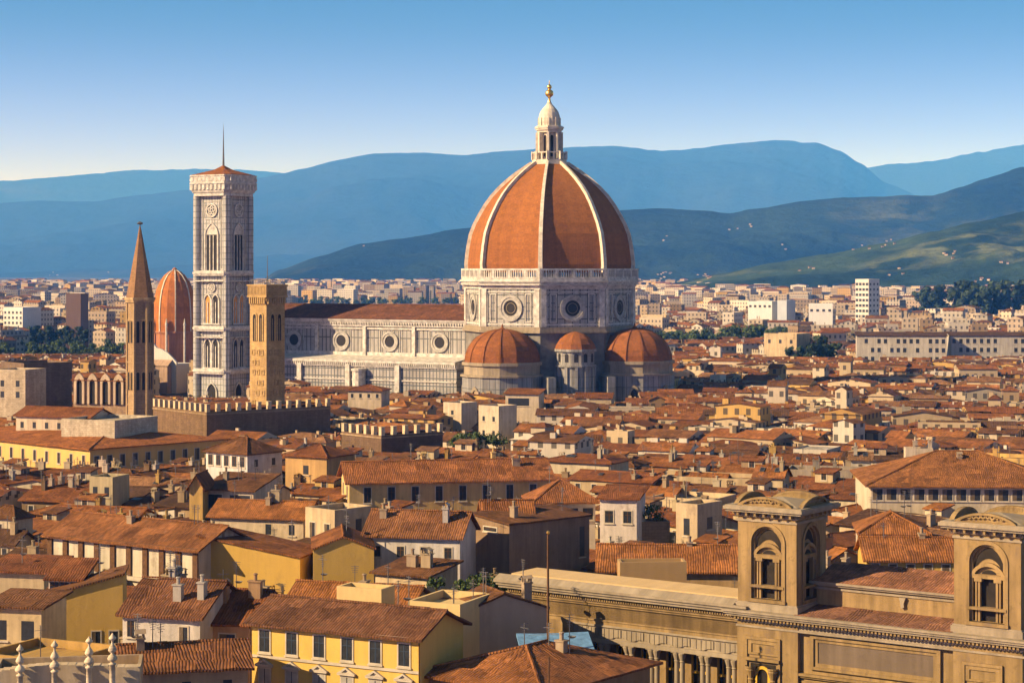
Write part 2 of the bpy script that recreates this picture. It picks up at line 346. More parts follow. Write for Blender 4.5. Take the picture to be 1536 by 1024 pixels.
for k in range(8):
    a, b = Vector(od[k]), Vector(od[(k+1) % 8]); d = (b-a); L = d.length; d.normalize(); n = Vector((d.y, -d.x, 0)); an = math.atan2(d.y, d.x); d3 = Vector((d.x, d.y, 0))
    mid = (a+b)/2; o = Vector((mid.x, mid.y, 42.5))
    ow = MB(); C = lambda r, N=28: [(r*math.cos(2*PI*i/N), r*math.sin(2*PI*i/N)) for i in range(N)]
    ow.frame(C(4.4), C(3.5), o, d3, Z3, n, .55); ow.frame(C(3.5), C(2.6), o, d3, Z3, n, .32)
    w = ow.build('oculus_window', M['ring'], cath)
    pb = MB(); pb.solid(C(2.6), o, d3, Z3, n, .06); pb.build('pane', M['void'], w)
    pb = MB(); pb.frame(C(1.75), C(1.6), o, d3, Z3, n, .12); pb.build('tracery', M['grey'], w)
    for e in (-1, 1):                                        # corner pilasters and blind panels
        p = mid+d*e*(L/2-1.0); pil.rbox(p.x+n.x*.15, p.y+n.y*.15, 1.9, .9, 36.4, 48.8, an)
        for xx, ww in ((6.6, 1.9), (9.3, .9)):
            R4 = lambda W_, H_: [(-W_, -H_), (W_, -H_), (W_, H_), (-W_, H_)]
            pil.frame(R4(ww/2+.25, 4.7), R4(ww/2, 4.4), o+d3*e*xx, d3, Z3, n, .28)
            vdr = MB(); vdr.solid(R4(ww/2-.3, 4.0), o+d3*e*xx, d3, Z3, n, .05); vdr.build('green_marble_panel', M['aisle'], cath)
    pil.rbox(mid.x, mid.y, L, .5, 47.6, 48.0, an); pil.rbox(mid.x, mid.y, L, .5, 36.9, 37.4, an)
pil.build('pilaster_panels', M['trim'], cath)
PROF = [(28.0, 54.2), (28.2, 57), (27.9, 60), (27.5, 63), (26.7, 67), (25.3, 70.5), (23.6, 73.7), (21.6, 77), (19.4, 80), (16.9, 82.7), (14.0, 85.3), (10.9, 87.7), (8.2, 89.5), (5.9, 91.0)]
mb = MB()
for k in range(8):
    a, b = OA-PI/2+k*PI/4, OA-PI/2+(k+1)*PI/4
    for (r0, z0), (r1, z1) in zip(PROF, PROF[1:]):
        mb.face([(r0*math.cos(a), r0*math.sin(a), z0), (r0*math.cos(b), r0*math.sin(b), z0), (r1*math.cos(b), r1*math.sin(b), z1), (r1*math.cos(a), r1*math.sin(a), z1)])
mb.build('dome_shell', M['dome'], cath)
for k in range(8):
    a = OA-PI/2+k*PI/4; ca, sa = math.cos(a), math.sin(a); mb = MB(); L = []
    for i, (r, z) in enumerate(PROF):
        hw = .72-.32*i/(len(PROF)-1); t = i/(len(PROF)-1); e = .95
        rr, zz = r+e*math.cos(t*1.0), z+e*math.sin(t*1.0)
        q = lambda R_, s_, Z_: (R_*ca-s_*hw*sa, R_*sa+s_*hw*ca, Z_)
        L.append([q(r-.6, -1, z), q(rr, -1, zz), q(rr, 1, zz), q(r-.6, 1, z)])
    for A, B in zip(L, L[1:]):
        for j in range(3): mb.face([A[j], A[j+1], B[j+1], B[j]])
    mb.build('dome_rib', M['rib'], cath)
lan = MB()                                                   # lantern
for r, a, b in ((6.3, 90.6, 91.6), (5.9, 91.6, 92.4), (3.1, 92.4, 102.6), (4.2, 101.6, 102.4), (4.7, 102.4, 103.0), (5.0, 103.0, 103.6), (4.5, 103.6, 103.9)): lan.prism(octa(r), a, b)
lt = lan.build('lantern', M['rib'], cath)
lb = MB()
po = octa(5.7)
for k in range(8):
    a, b = Vector(po[k]), Vector(po[(k+1) % 8]); d = b-a; an = math.atan2(d.y, d.x); m_ = (a+b)/2
    lb.rbox(a.x, a.y, .8, .8, 92.4, 95.2, an); lb.rbox(m_.x, m_.y, d.length, .4, 94.6, 95.0, an); lb.rbox(m_.x, m_.y, .5, .4, 92.4, 94.6, an)
lb.build('lantern_rail', M['rib'], lt)
bt = MB(); vo = MB()
for k in range(8):
    a = OA-PI/2+k*PI/4; bt.rbox(3.9*math.cos(a), 3.9*math.sin(a), 1.5, .75, 92.4, 101.7, a)
    a += PI/8; ap = 3.1*math.cos(PI/8); d3 = (-math.sin(a), math.cos(a), 0); n = (math.cos(a), math.sin(a), 0)
    vo.solid(arch(1.15, 7.4), (ap*math.cos(a), ap*math.sin(a), 93.4), d3, Z3, n, .04)
    bt.frame(arch(1.7, 7.9), arch(1.15, 7.4), (ap*math.cos(a), ap*math.sin(a), 93.3), d3, Z3, n, .2)
bt.build('lantern_buttresses', M['rib'], lt); vo.build('lantern_openings', M['void'], lt)
cn = MB(); cn.lathe([(3.6, 103.9), (3.75, 106.0), (3.62, 107.1), (3.2, 108.5), (2.5, 109.6), (1.7, 110.5), (1.0, 111.3), (.62, 112.1)], 16, sm=False)
for k in range(8):
    a = OA+k*PI/4; cn.rbox(3.65*math.cos(a), 3.65*math.sin(a), .5, .7, 103.9, 106.6, a)
cn.build('lantern_cone', M['rib'], lt)
gb = MB(); gb.lathe([(.62, 112.0), (.45, 112.6), (.38, 113.4), (.5, 113.7), (1.15, 114.1), (1.42, 114.8), (1.3, 115.5), (.95, 116.0), (.5, 116.3), (.45, 116.5), (.78, 116.8), (.82, 117.3), (.5, 117.8), (.15, 118.1), (.07, 119.3), (0, 119.4)], 20)
merge_smooth(gb.build('gilt_ball', M['gold'], lt))
M['nave_roof'] = mat_roof('nave_tiles', 'const', (.125, .05, .022), .6, .8)
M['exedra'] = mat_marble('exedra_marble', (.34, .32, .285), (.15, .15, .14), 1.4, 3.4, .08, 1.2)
def tribune(cx, cy, ang):                                     # a great apse: polygonal walls, half dome, ribs
    def pg(r): return [(cx+r*math.cos(ang+(-.5+k/10)*2*PI*.72), cy+r*math.sin(ang+(-.5+k/10)*2*PI*.72)) for k in range(11)]
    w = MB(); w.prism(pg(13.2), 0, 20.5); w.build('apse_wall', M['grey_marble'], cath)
    w = MB(); w.prism(pg(13.8), 20.5, 21.2); w.prism(pg(12.6), 21.2, 24.2); w.prism(pg(13.3), 24.2, 25.2); ws = w.build('apse_cornice', M['grey'], cath)
    d = MB(); pr = [(12.5*math.cos(t*PI/2/9)**.92 if t < 9 else .4, 25.2+10.6*math.sin(t*PI/2/9)) for t in range(10)]
    d.lathe(pr, 10, cx, cy, 0, ang-PI*.72, False, 2*PI*.72); d.build('apse_roof', M['apse'], cath)
    r = MB()
    for k in range(11):
        a = ang+(-.5+k/10)*2*PI*.72; ca, sa = math.cos(a), math.sin(a)
        for (r0, z0), (r1, z1) in zip(pr, pr[1:]):
            q = [(cx+(rr+.22)*ca-s_*.2*sa, cy+(rr+.22)*sa+s_*.2*ca, zz+.12) for rr, zz, s_ in ((r0, z0, -1), (r0, z0, 1), (r1, z1, 1), (r1, z1, -1))]
            r.face(q)
    r.lathe([(.9, 35.5), (.9, 36.0), (.35, 36.3), (.3, 37), (0, 37.6)], 8, cx, cy); r.build('apse_roof_ribs', M['apse'], cath)
    for k in range(10):
        a = ang+(-.5+(k+.5)/10)*2*PI*.72; n = Vector((math.cos(a), math.sin(a), 0)); u = Vector((-n.y, n.x, 0)); ap = 13.2*math.cos(PI*.072)
        o = Vector((cx, cy, 8))+n*ap; wn_ = MB()
        wn_.frame(arch(3.4, 9.6, True), arch(2.2, 8.4, True), o, u, Z3, n, .4, 0); wn_.solid(arch(2.2, 8.4, True), o, u, Z3, n, .05, 1)
        if k % 2 == 0: wn_.build('apse_window', [M['grey'], M['void']], cath)
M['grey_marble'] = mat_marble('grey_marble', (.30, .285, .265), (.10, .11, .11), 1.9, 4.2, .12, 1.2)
tribune(0, -32.2, -PI/2); tribune(32.2, 0, 0)
for sx, sy in ((1, -1), (-1, -1)):                            # little round-roofed exedras on the diagonals
    a = math.atan2(sy, sx); cx, cy = 29.8*math.cos(a), 29.8*math.sin(a)
    e = MB(); e.prism(ngon(6.2, 12, a, cx, cy), 0, 23.6); e.prism(ngon(7.0, 12, a, cx, cy), 23.6, 24.3); e.prism(ngon(6.3, 12, a, cx, cy), 24.3, 28.6); e.prism(ngon(7.0, 12, a, cx, cy), 28.6, 29.4)
    for k in range(12):
        b = a+(k+.5)*PI/6; e.rbox(cx+6.3*math.cos(b), cy+6.3*math.sin(b), .8, 1.0, 0, 23.6, b)
    if sx < 0: continue
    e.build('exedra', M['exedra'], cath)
    e = MB(); e.lathe([(6.9, 29.4), (6.3, 31), (5.1, 32.7), (3.3, 34), (1.2, 34.8), (0, 35)], 12, cx, cy, 0, a, False); e.build('exedra_roof', M['apse'], cath)
    for k in range(12):
        e = MB(); b = a+(k+.5)*PI/6; n = Vector((math.cos(b), math.sin(b), 0)); u = Vector((-n.y, n.x, 0))
        e.solid(arch(1.3, 2.8), Vector((cx, cy, 25.2))+n*(6.3*math.cos(PI/12)), u, Z3, n, .05); e.build('exedra_niche', M['void'], cath)
    for e_ in (-1, 1):
        b = a+e_*.30; bb = MB(); bb.rbox(34*math.cos(b), 34*math.sin(b), 9, 2.6, 0, 20.5, a); bb.build('exedra_buttress', M['exedra'], cath)
# nave and aisles along -x
NX0, NX1 = -118, -24.5
mb = MB(); mb.box(NX0, NX1, -10, 10, 0, 36.2); mb.build('nave_wall', M['nave'], cath)
mb = MB()
mb.box(NX0-.5, NX1, -10.5, -10, 24.9, 26.2); mb.box(NX0-.5, NX1, -10.5, -10, 34.2, 34.8)
for a, b, c in ((10.9, 35.2, 35.9), (11.5, 36.6, 37.2), (11.9, 37.2, 37.9)): mb.box(NX0-.6, NX1, -a, a, b, c)
for i in range(88): x = NX0+.5+i*1.06; mb.box(x, x+.5, -11.4, -10.6, 35.9, 36.65)
nc = mb.build('nave_cornice', M['trim'], cath)
mb = MB(); mb.face([(NX0-.6, -12.2, 37.85), (NX1, -12.2, 37.85), (NX1, 0, 42.9), (NX0-.6, 0, 42.9)]); mb.face([(NX1, 12.2, 37.85), (NX0-.6, 12.2, 37.85), (NX0-.6, 0, 42.9), (NX1, 0, 42.9)])
mb.build('nave_roof', M['nave_roof'], cath)
mb = MB(); mb.box(NX0, NX1, -20.5, 20.5, 0, 21.6); mb.build('aisle_wall', M['aisle'], cath)
mb = MB()
mb.box(NX0-.4, NX1, -21, 21, 21.6, 22.1); mb.box(NX0-.4, NX1, -21.5, 21.5, 23.0, 23.9)
for i in range(110): x = NX0+.3+i*.85; mb.box(x, x+.42, -21.4, -20.6, 22.1, 23.0)
mb.box(NX0-.4, NX1, -20.9, 20.9, 16.9, 17.3); mb.box(NX0, NX1, -20.6, 20.6, 22.1, 23.0)
mb.build('aisle_cornice', M['trim'], cath)
mb = MB(); mb.face([(NX0, -21.4, 23.95), (NX1, -21.4, 23.95), (NX1, -10, 25.1), (NX0, -10, 25.1)]); mb.build('aisle_roof', M['trim'], cath)
for x in (-37.5, -58.0, -78.5, -99.0):
    o = Vector((x, -10, 30.0)); ow = MB(); u = (1, 0, 0); n = (0, -1, 0)
    R4 = lambda W_, H_: [(-W_, -H_), (W_, -H_), (W_, H_), (-W_, H_)]
    ow.frame(C(3.5), C(2.8), o, u, Z3, n, .5); ow.frame(C(2.8), C(2.0), o, u, Z3, n, .28); ow.frame(R4(4.3, 4.1), R4(4.0, 3.8), o, u, Z3, n, .2)
    w = ow.build('round_window', M['ring'], cath); pb = MB(); pb.solid(C(2.0), o, u, Z3, n, .06); pb.build('pane', M['void'], w)
    mb = MB(); mb.box(x-10.9, x-9.6, -11, -10, 25, 35.2); mb.build('buttress', M['trim'], cath)
    mb = MB(); mb.box(x-11.1, x-9.3, -21.6, -20.5, 0, 22.4); mb.build('aisle_buttress', M['trim'], cath)
mb = MB(); mb.prism(ngon(2.3, 12, 0, -63, -22), 0, 20.2); mb.prism(ngon(2.7, 12, 0, -63, -22), 20.2, 21.0); mb.build('stair_turret', M['trim'], cath)
mb = MB(); mb.prism([(NX0-2, -22), (NX0+.02, -22), (NX0+.02, 22), (NX0-2, 22)], 0, 26); mb.prism([(NX0-2, -12.6), (NX0-.7, -12.6), (NX0-.7, 12.6), (NX0-2, 12.6)], 26, 45); mb.build('west_front', M['marble'], cath)
# ------------------------------------------------------------------ marble bell tower
bx, by = -102.3, 709.0
camp = thing('bell_tower', 'tall square marble bell tower with arched openings and a thin spire rod', 'bell tower', (bx, by, 0), CA)
foot(bx, by, 9, 9, CA); keep(288, 382, 592, 700)
S2 = 6.5
mb = MB(); mb.box(-S2, S2, -S2, S2, 0, 81); mb.build('shaft', M['camp'], camp)
mb = MB()
for sx in (-1, 1):
    for sy in (-1, 1): mb.prism(ngon(1.5, 8, PI/8, sx*S2, sy*S2), 0, 81)
mb.build('corner_buttresses', M['camp'], camp)
def sq(h): return [(-h, -h), (h, -h), (h, h), (-h, h)]
def ch(h, c=1.8): return [(-h+c, -h), (h-c, -h), (h, -h+c), (h, h-c), (h-c, h), (-h+c, h), (-h, h-c), (-h, -h+c)]
for z in (18.6, 33.6, 53.0):
    mb = MB(); mb.prism(ch(8.2), z, z+.6); mb.prism(ch(8.5), z+.6, z+1.3); mb.prism(ch(8.2), z+1.3, z+1.8); mb.build('string_course', M['trim'], camp)
for z in (31.2, 51.0): mb = MB(); mb.prism(ch(8.05), z, z+.35); mb.build('string_course', M['trim'], camp)
mb = MB(); mb.prism(ch(8.2), 81, 82.2); mb.prism(ch(8.5), 82.2, 83.0, 0, None, ch(8.8)); mb.prism(ch(8.85), 83.0, 85.2); mb.prism(ch(9.25), 85.2, 85.8); mb.prism(ch(8.95), 85.8, 87.9); mb.prism(ch(9.2), 87.9, 88.4)
for i in range(9):
    for (ux, uy) in ((1, 0), (0, 1)):
        for s_ in (-1, 1):
            t = (i-4)*1.75; p = (t, s_*8.9) if ux else (s_*8.9, t); mb.rbox(p[0], p[1], 1.0 if ux else .5, .5 if ux else 1.0, 83.2, 85.0, 0); mb.rbox(p[0], p[1], 1.2 if ux else .35, .35 if ux else 1.2, 86.2, 87.5, 0)
mb.build('crowning_cornice', M['camp2'] if 'camp2' in M else M['trim'], camp)
mb = MB(); mb.prism(ch(8.7), 88.4, 88.6); b = ch(8.5)
for i in range(8):
    p, q = b[i], b[(i+1) % 8]; mm = lambda s_: (p[0]*s_, p[1]*s_); 
    mb.face([(*p, 88.6), (*q, 88.6), (q[0]*.3, q[1]*.3, 90.5), (p[0]*.3, p[1]*.3, 90.5)]); mb.face([(p[0]*.3, p[1]*.3, 90.5), (q[0]*.3, q[1]*.3, 90.5), (0, 0, 92.2)])
mb.build('cap_roof', M['apse'], camp)
mb = MB(); mb.lathe([(.42, 91.6), (.34, 94), (.2, 100), (.12, 104), (0, 107.2)], 8); mb.build('spire_rod', M['metal'], camp)
for fi, (n, u) in enumerate((((0, -1, 0), (1, 0, 0)), ((1, 0, 0), (0, 1, 0)), ((0, 1, 0), (-1, 0, 0)), ((-1, 0, 0), (0, -1, 0)))):
    n, u = Vector(n), Vector(u)
    def arched(name, x0, z0, w, h, pane, mul, parent=camp, gable=True):
        o = n*S2+u*x0+Vector((0, 0, z0)); mb = MB()
        mb.frame(arch(w+1.5, h+1.0, True), arch(w+.7, h+.45, True), o-Vector((0, 0, .3)), u, Z3, n, .45)
        mb.frame(arch(w+.7, h+.45, True), arch(w, h, True), o, u, Z3, n, .22)
        for k in range(1, mul):
            xx = -w/2+w*k/mul; mb.solid([(xx-.17, 0), (xx+.17, 0), (xx+.17, h*.76), (xx-.17, h*.76)], o, u, Z3, n, .3)
        mb.solid([(-w/2-.9, -.5), (w/2+.9, -.5), (w/2+.9, 0), (-w/2-.9, 0)], o, u, Z3, n, .55)
        f = mb.build(name, M['trim'], parent)
        pb = MB(); pb.solid(arch(w, h, True), o, u, Z3, n, .06); pb.build('pane', M[pane], f)
        if mul == 3:
            pb = MB(); pb.solid([(x, z) for x, z in arch(w, h, True) if z > h*.7], o, u, Z3, n, .16); pb.build('tracery', M['trim'], f)
    arched('belfry_window', 0, 54.9, 4.6, 16.2, 'void', 3)
    for e in (-1, 1):
        arched('lancet_window', e*1.75, 36.3, 2.0, 9.8, 'amber' if e < 0 or fi == 1 else 'void', 2)
        arched('lancet_window', e*1.75, 20.8, 2.0, 9.8, 'void', 2)
    arched('portal_arch', 0, 9.5, 3.4, 5.5, 'void', 1)
    mb = MB()
    for z, r in ((76.0, 2.5), (48.9, 1.7)):
        o = n*S2+Vector((0, 0, z)); mb.frame(C(r), C(r*.78), o, u, Z3, n, .45)
        for k in range(5):
            a = k*2*PI/5+.3; o2 = o+u*(r*.42*math.cos(a))+Vector((0, 0, r*.42*math.sin(a))); mb.frame(C(r*.3, 10), C(r*.13, 10), o2, u, Z3, n, .35)
        mb.frame(R4(r+.9, r+.7), R4(r+.65, r+.45), o, u, Z3, n, .2)
    for e in (-1, 1):
        for z0, z1 in ((20, 32.5), (35.8, 52.6), (55.2, 80.4)):
            o = n*S2+u*(e*4.6)+Vector((0, 0, (z0+z1)/2)); mb.frame(R4(.55, (z1-z0)/2), R4(.32, (z1-z0)/2-.3), o, u, Z3, n, .2)
    mb.build('relief_panels', M['trim'], camp)
# ------------------------------------------------------------------ slender hexagonal spire tower
tx, ty = px2(210, 0, 520).x, 520
sp = thing('spire_tower', 'slender brown stone tower with a steep pointed stone spire', 'tower', (tx, ty, 0), .25)
foot(tx, ty, 5, 5); keep(188, 233, 605, 520)
mb = MB(); mb.prism(ngon(3.3, 6), 0, 46.6); mb.build('shaft', M['tower'] if 'tower' in M else M['stone_wall'], sp, (.40, .27, .14))
mb = MB()
for p in ngon(3.2, 6): mb.prism(ngon(.42, 6, 0, *p), 0, 46.4)
for z in (20, 31, 42): mb.prism(ngon(3.5, 6), z, z+.3)
mb.prism(ngon(3.75, 6), 46.6, 47.2); mb.prism(ngon(4.0, 6), 47.2, 47.9)
mb.build('cornice', M['stone_wall'], sp, (.45, .31, .16))
mb = MB(); h = ngon(3.55, 6)
for i in range(6): p, q = h[i], h[(i+1) % 6]; mb.face([(*p, 47.9), (*q, 47.9), (q[0]*.05, q[1]*.05, 66.3), (p[0]*.05, p[1]*.05, 66.3)])
spr = mb.build('spire', M['stone_wall'], sp, (.30, .17, .085))
mb = MB(); mb.lathe([(.14, 66), (.12, 66.8), (.6, 66.9), (.85, 67.15), (.5, 67.4), (.1, 67.6), (0, 67.7)], 10); mb.build('finial', M['metal'], sp)
for i in range(6):
    p, q = Vector((*h[i], 0)), Vector((*h[(i+1) % 6], 0)); u = (q-p).normalized(); n = Vector((u.y, -u.x, 0)); o0 = n*(3.3*math.cos(PI/6))
    for z0, hh in ((36.2, 5.6), (24, 4.6)):
        mb = MB(); vb = MB()
        for e in (-1, 1):
            o = o0+u*(e*.72)+Vector((0, 0, z0)); vb.solid(arch(.78, hh), o, u, Z3, n, .04); mb.frame(arch(1.15, hh+.3), arch(.78, hh), o, u, Z3, n, .16)
        w = mb.build('paired_window', M['stone_wall'], sp, (.42, .29, .15)); vb.build('opening', M['void'], w)
# ------------------------------------------------------------------ ochre square tower with flagpole
tx, ty = px2(401, 0, 500).x, 500
bg_ = thing('stone_tower', 'square ochre stone tower with projecting parapet and a flagpole on top', 'tower', (tx, ty, 0), math.radians(-41))
foot(tx, ty, 5, 5); keep(372, 428, 595, 500); S = 3.05
mb = MB(); mb.box(-S, S, -S, S, 0, 47.4); mb.build('shaft', M['stone_wall'], bg_, (.47, .31, .13))
mb = MB(); mb.prism(sq(S+.2), 47.4, 47.9)
for i in range(8):
    for s_ in (-1, 1):
        t = -S+(i+.5)*2*S/8; mb.rbox(t, s_*(S+.25), .4, .5, 46.6, 48.2, 0); mb.rbox(s_*(S+.25), t, .5, .4, 46.6, 48.2, 0)
mb.prism(sq(S+.55), 48.2, 48.7); mb.prism(sq(S+.4), 48.7, 51.0); mb.prism(sq(S+.6), 51.0, 51.4)
for i in range(13):
    for s_ in (-1, 1):
        t = -S-.2+i*(2*S+.4)/12; mb.rbox(t, s_*(S+.42), .2, .2, 48.9, 50.8, 0); mb.rbox(s_*(S+.42), t, .2, .2, 48.9, 50.8, 0)
mb.build('parapet', M['stone_wall'], bg_, (.47, .31, .13))
mb = MB()
for i in range(10):
    for s_ in (-1, 1):
        t = -S+i*2*S/9; mb.rbox(t, s_*S, .07, .07, 51.4, 52.5, 0); mb.rbox(s_*S, t, .07, .07, 51.4, 52.5, 0)
for s_ in (-1, 1): mb.rbox(0, s_*S, 2*S, .07, 52.45, 52.55, 0); mb.rbox(s_*S, 0, .07, 2*S, 52.45, 52.55, 0)
mb.build('railing', M['metal'], bg_)
mb = MB(); mb.lathe([(.13, 51.4), (.1, 55), (.05, 58.6), (0, 58.7)], 8); mb.build('flagpole', M['metal'], bg_)
for n, u in (((0, -1, 0), (1, 0, 0)), ((1, 0, 0), (0, 1, 0)), ((0, 1, 0), (-1, 0, 0)), ((-1, 0, 0), (0, -1, 0))):
    n, u = Vector(n), Vector(u); mb = MB(); vb = MB()
    for e in (-1, 1):
        o = n*S+u*(e*1.15)+Vector((0, 0, 37.4)); vb.solid(arch(1.1, 6.6), o, u, Z3, n, .04); mb.frame(arch(1.7, 7.0), arch(1.1, 6.6), o, u, Z3, n, .22)
        mb.solid([(-.08, 0), (.08, 0), (.08, 5.6), (-.08, 5.6)], o, u, Z3, n, .12)
    w = mb.build('paired_window', M['stone_wall'], bg_, (.5, .34, .15)); vb.build('opening', M['void'], w)
    mb = MB(); rr = random.Random(3)
    for z in (34.5, 32, 29.6, 27, 24.5, 22, 19.6):
        for e in (-1.7, 0, 1.7):
            if rr.random() < .7:
                o = n*S+u*(e+rr.uniform(-.3, .3))+Vector((0, 0, z)); mb.frame(R4(.55, .7), R4(.32, .45), o, u, Z3, n, .14)
    mb.build('stone_courses', M['stone_wall'], bg_, (.42, .28, .12))
# ------------------------------------------------------------------ smaller ribbed dome behind the towers
tx, ty = px2(262, 0, 950).x, 950
M['dome2'] = mat_roof('chapel_dome_tiles', 'const', (.40, .135, .03), .6, .4, .09, .35)
md = thing('chapel_dome', 'smaller tall orange ribbed dome half hidden behind the marble bell tower', 'dome', (tx, ty, 0), .2)
foot(tx, ty, 13, 13); keep(229, 292, 590, 950)
pr = [(10.2, 26), (10.3, 31), (10.1, 36), (9.6, 41), (8.6, 45.5), (6.9, 49.6), (4.7, 52.6), (2.4, 54.4), (.9, 55)]
mb = MB(); mb.lathe(pr, 16, sm=False); mb.build('dome_shell', M['dome2'], md)
mb = MB(); mb.prism(ngon(10.1, 16), 0, 25.4); mb.build('drum', M['wall'], md, (.36, .15, .07))
mb = MB(); mb.prism(ngon(10.6, 16), 25.4, 26.2); mb.lathe([(1.1, 54.7), (1.1, 55.6), (.6, 56), (0, 56.3)], 8); mb.build('cornice', M['wall'], md, (.38, .17, .09))
for k in range(8):
    a = k*PI/4; ca, sa = math.cos(a), math.sin(a); mb = MB()
    for (r0, z0), (r1, z1) in zip(pr, pr[1:]):
        q = lambda r, s_, z: ((r+.25)*ca-s_*.28*sa, (r+.25)*sa+s_*.28*ca, z+.1)
        mb.face([q(r0, -1, z0), q(r0, 1, z0), q(r1, 1, z1), q(r1, -1, z1)])
        for s_ in (-1, 1): mb.face([q(r0, s_, z0), q(r1, s_, z1), q(r1-.5, s_, z1), q(r0-.5, s_, z0)])
    mb.build('dome_rib', M['rib'], md)
    mb = MB(); mb.lathe([(.5, 0), (.5, 29), (.75, 29.2), (.4, 30.5), (.25, 31.8), (0, 32.4)], 8, 11.0*math.cos(a+.4), 11.0*math.sin(a+.4)); mb.build('pinnacle', M['trim'], md)
tx, ty = px2(256, 0, 900).x, 900
cg = thing('white_church', 'white church with a swooping curved gable below the smaller dome', 'church', (tx, ty, 0), -.35); foot(tx, ty, 10, 12); keep(232, 284, 590, 880)
cv = [(-7, 0), (7, 0), (7, 14), (5, 16), (2.4, 18.2), (-.5, 19.6), (-3, 20.3), (-5.2, 22.6), (-6.2, 24.8), (-7, 25)]
mb = MB(); mb.solid(cv, (0, -6, 0), (1, 0, 0), Z3, (0, -1, 0), 1.2); mb.box(-6.9, 6.9, -6, 10, 0, 13); mb.build('wall', M['clean'], cg, (.66, .58, .48))
mb = MB(); mb.box(-4, 4.6, -11, -7.3, 0, 12.5); mb.face([(-4.4, -11.4, 12.4), (5, -11.4, 12.4), (5, -7.25, 15), (-4.4, -7.25, 15)]); mb.build('porch', M['wall'], cg, (.42, .28, .18))
# ------------------------------------------------------------------ house builder
WM = {}                                                      # shared window / chimney meshes
def window_mesh(w, h, style):
    k = (round(w, 1), round(h, 1), style)
    if k in WM: return WM[k]
    W_, H_ = w/2, h/2; f = MB(); u, n = (1, 0, 0), (0, -1, 0); o = (0, 0, 0); fr = .14 if w > .8 else .1
    q = lambda a, b: [(-a, -b), (a, -b), (a, b), (-a, b)]
    if style != 'dark': f.frame(q(W_+fr, H_+fr), q(W_, H_), o, u, Z3, n, .07)
    f.solid([(-W_-fr-.08, -H_-fr-.12), (W_+fr+.08, -H_-fr-.12), (W_+fr+.08, -H_-fr+.02), (-W_-fr-.08, -H_-fr+.02)], o, u, Z3, n, .16)
    f.solid(q(W_, H_), o, u, Z3, n, .012, 1)
    if style in ('bars', 'navy'):
        f.solid([(-.04, -H_), (.04, -H_), (.04, H_), (-.04, H_)], o, u, Z3, n, .04, 2); f.solid([(-W_, H_*.3), (W_, H_*.3), (W_, H_*.3+.06), (-W_, H_*.3+.06)], o, u, Z3, n, .045, 2)
    if style == 'open':                                       # open shutters on both sides
        for s in (-1, 1): f.solid([(s*(W_+fr)-(W_*.9 if s < 0 else 0), -H_), (s*(W_+fr)+(W_*.9 if s > 0 else 0), -H_), (s*(W_+fr)+(W_*.9 if s > 0 else 0), H_), (s*(W_+fr)-(W_*.9 if s < 0 else 0), H_)], o, u, Z3, n, .06, 2)
    if style == 'shut':
        for s in (-1, 1):
            f.solid([(min(s*.02, s*W_), -H_), (max(s*.02, s*W_), -H_), (max(s*.02, s*W_), H_), (min(s*.02, s*W_), H_)], o, u, Z3, n, .05, 2)
            for i in range(int(h/.16)): z = -H_+.08+i*.16; f.solid([(min(s*.1, s*(W_-.08)), z), (max(s*.1, s*(W_-.08)), z), (max(s*.1, s*(W_-.08)), z+.07), (min(s*.1, s*(W_-.08)), z+.07)], o, u, Z3, n, .07, 2)
    if style == 'half':
        f.solid([(-W_, -H_), (-W_*.1, -H_), (-W_*.1, H_), (-W_, H_)], o, u, Z3, n, .05, 2)
    if style == 'pediment':
        f.solid([(-W_-.35, H_+.2), (W_+.35, H_+.2), (W_+.35, H_+.38), (-W_-.35, H_+.38)], o, u, Z3, n, .28)
        f.frame([(-W_-.4, H_+.38), (W_+.4, H_+.38), (0, H_+.95)], [(-W_+.15, H_+.46), (W_-.15, H_+.46), (0, H_+.78)], o, u, Z3, n, .3)
        f.solid([(-W_+.15, H_+.46), (W_-.15, H_+.46), (0, H_+.78)], o, u, Z3, n, .1)
        f.solid([(-W_, -H_), (-.05, -H_), (-.05, H_), (-W_, H_)], o, u, Z3, n, .06, 2); f.solid([(.05, -H_), (W_, -H_), (W_, H_), (.05, H_)], o, u, Z3, n, .06, 2)
    ob = f.build('window', [M['frame'], M['pane'], M['shutter']]); me = ob.data; bpy.data.objects.remove(ob); WM[k] = me
    for i, m in enumerate((M['frame_w'], M['pane'], M[{'navy': 'navy', 'shut': 'shutter_g', 'open': 'shutter_g', 'half': 'shutter_g', 'pediment': 'shutter_l'}.get(style, 'wood')])): me.materials[i] = m
    return me
M['frame_w'] = mat_plain('pale_stone_frame', (.46, .39, .29), .8, .2); M['navy'] = mat_plain('navy_sash', (.03, .05, .08), .5, .3)
M['shutter_g'] = mat_plain('brown_shutter', (.12, .085, .05), .7, .2, var=.35); M['shutter_l'] = mat_plain('pale_shutter', (.33, .30, .25), .7, .2)
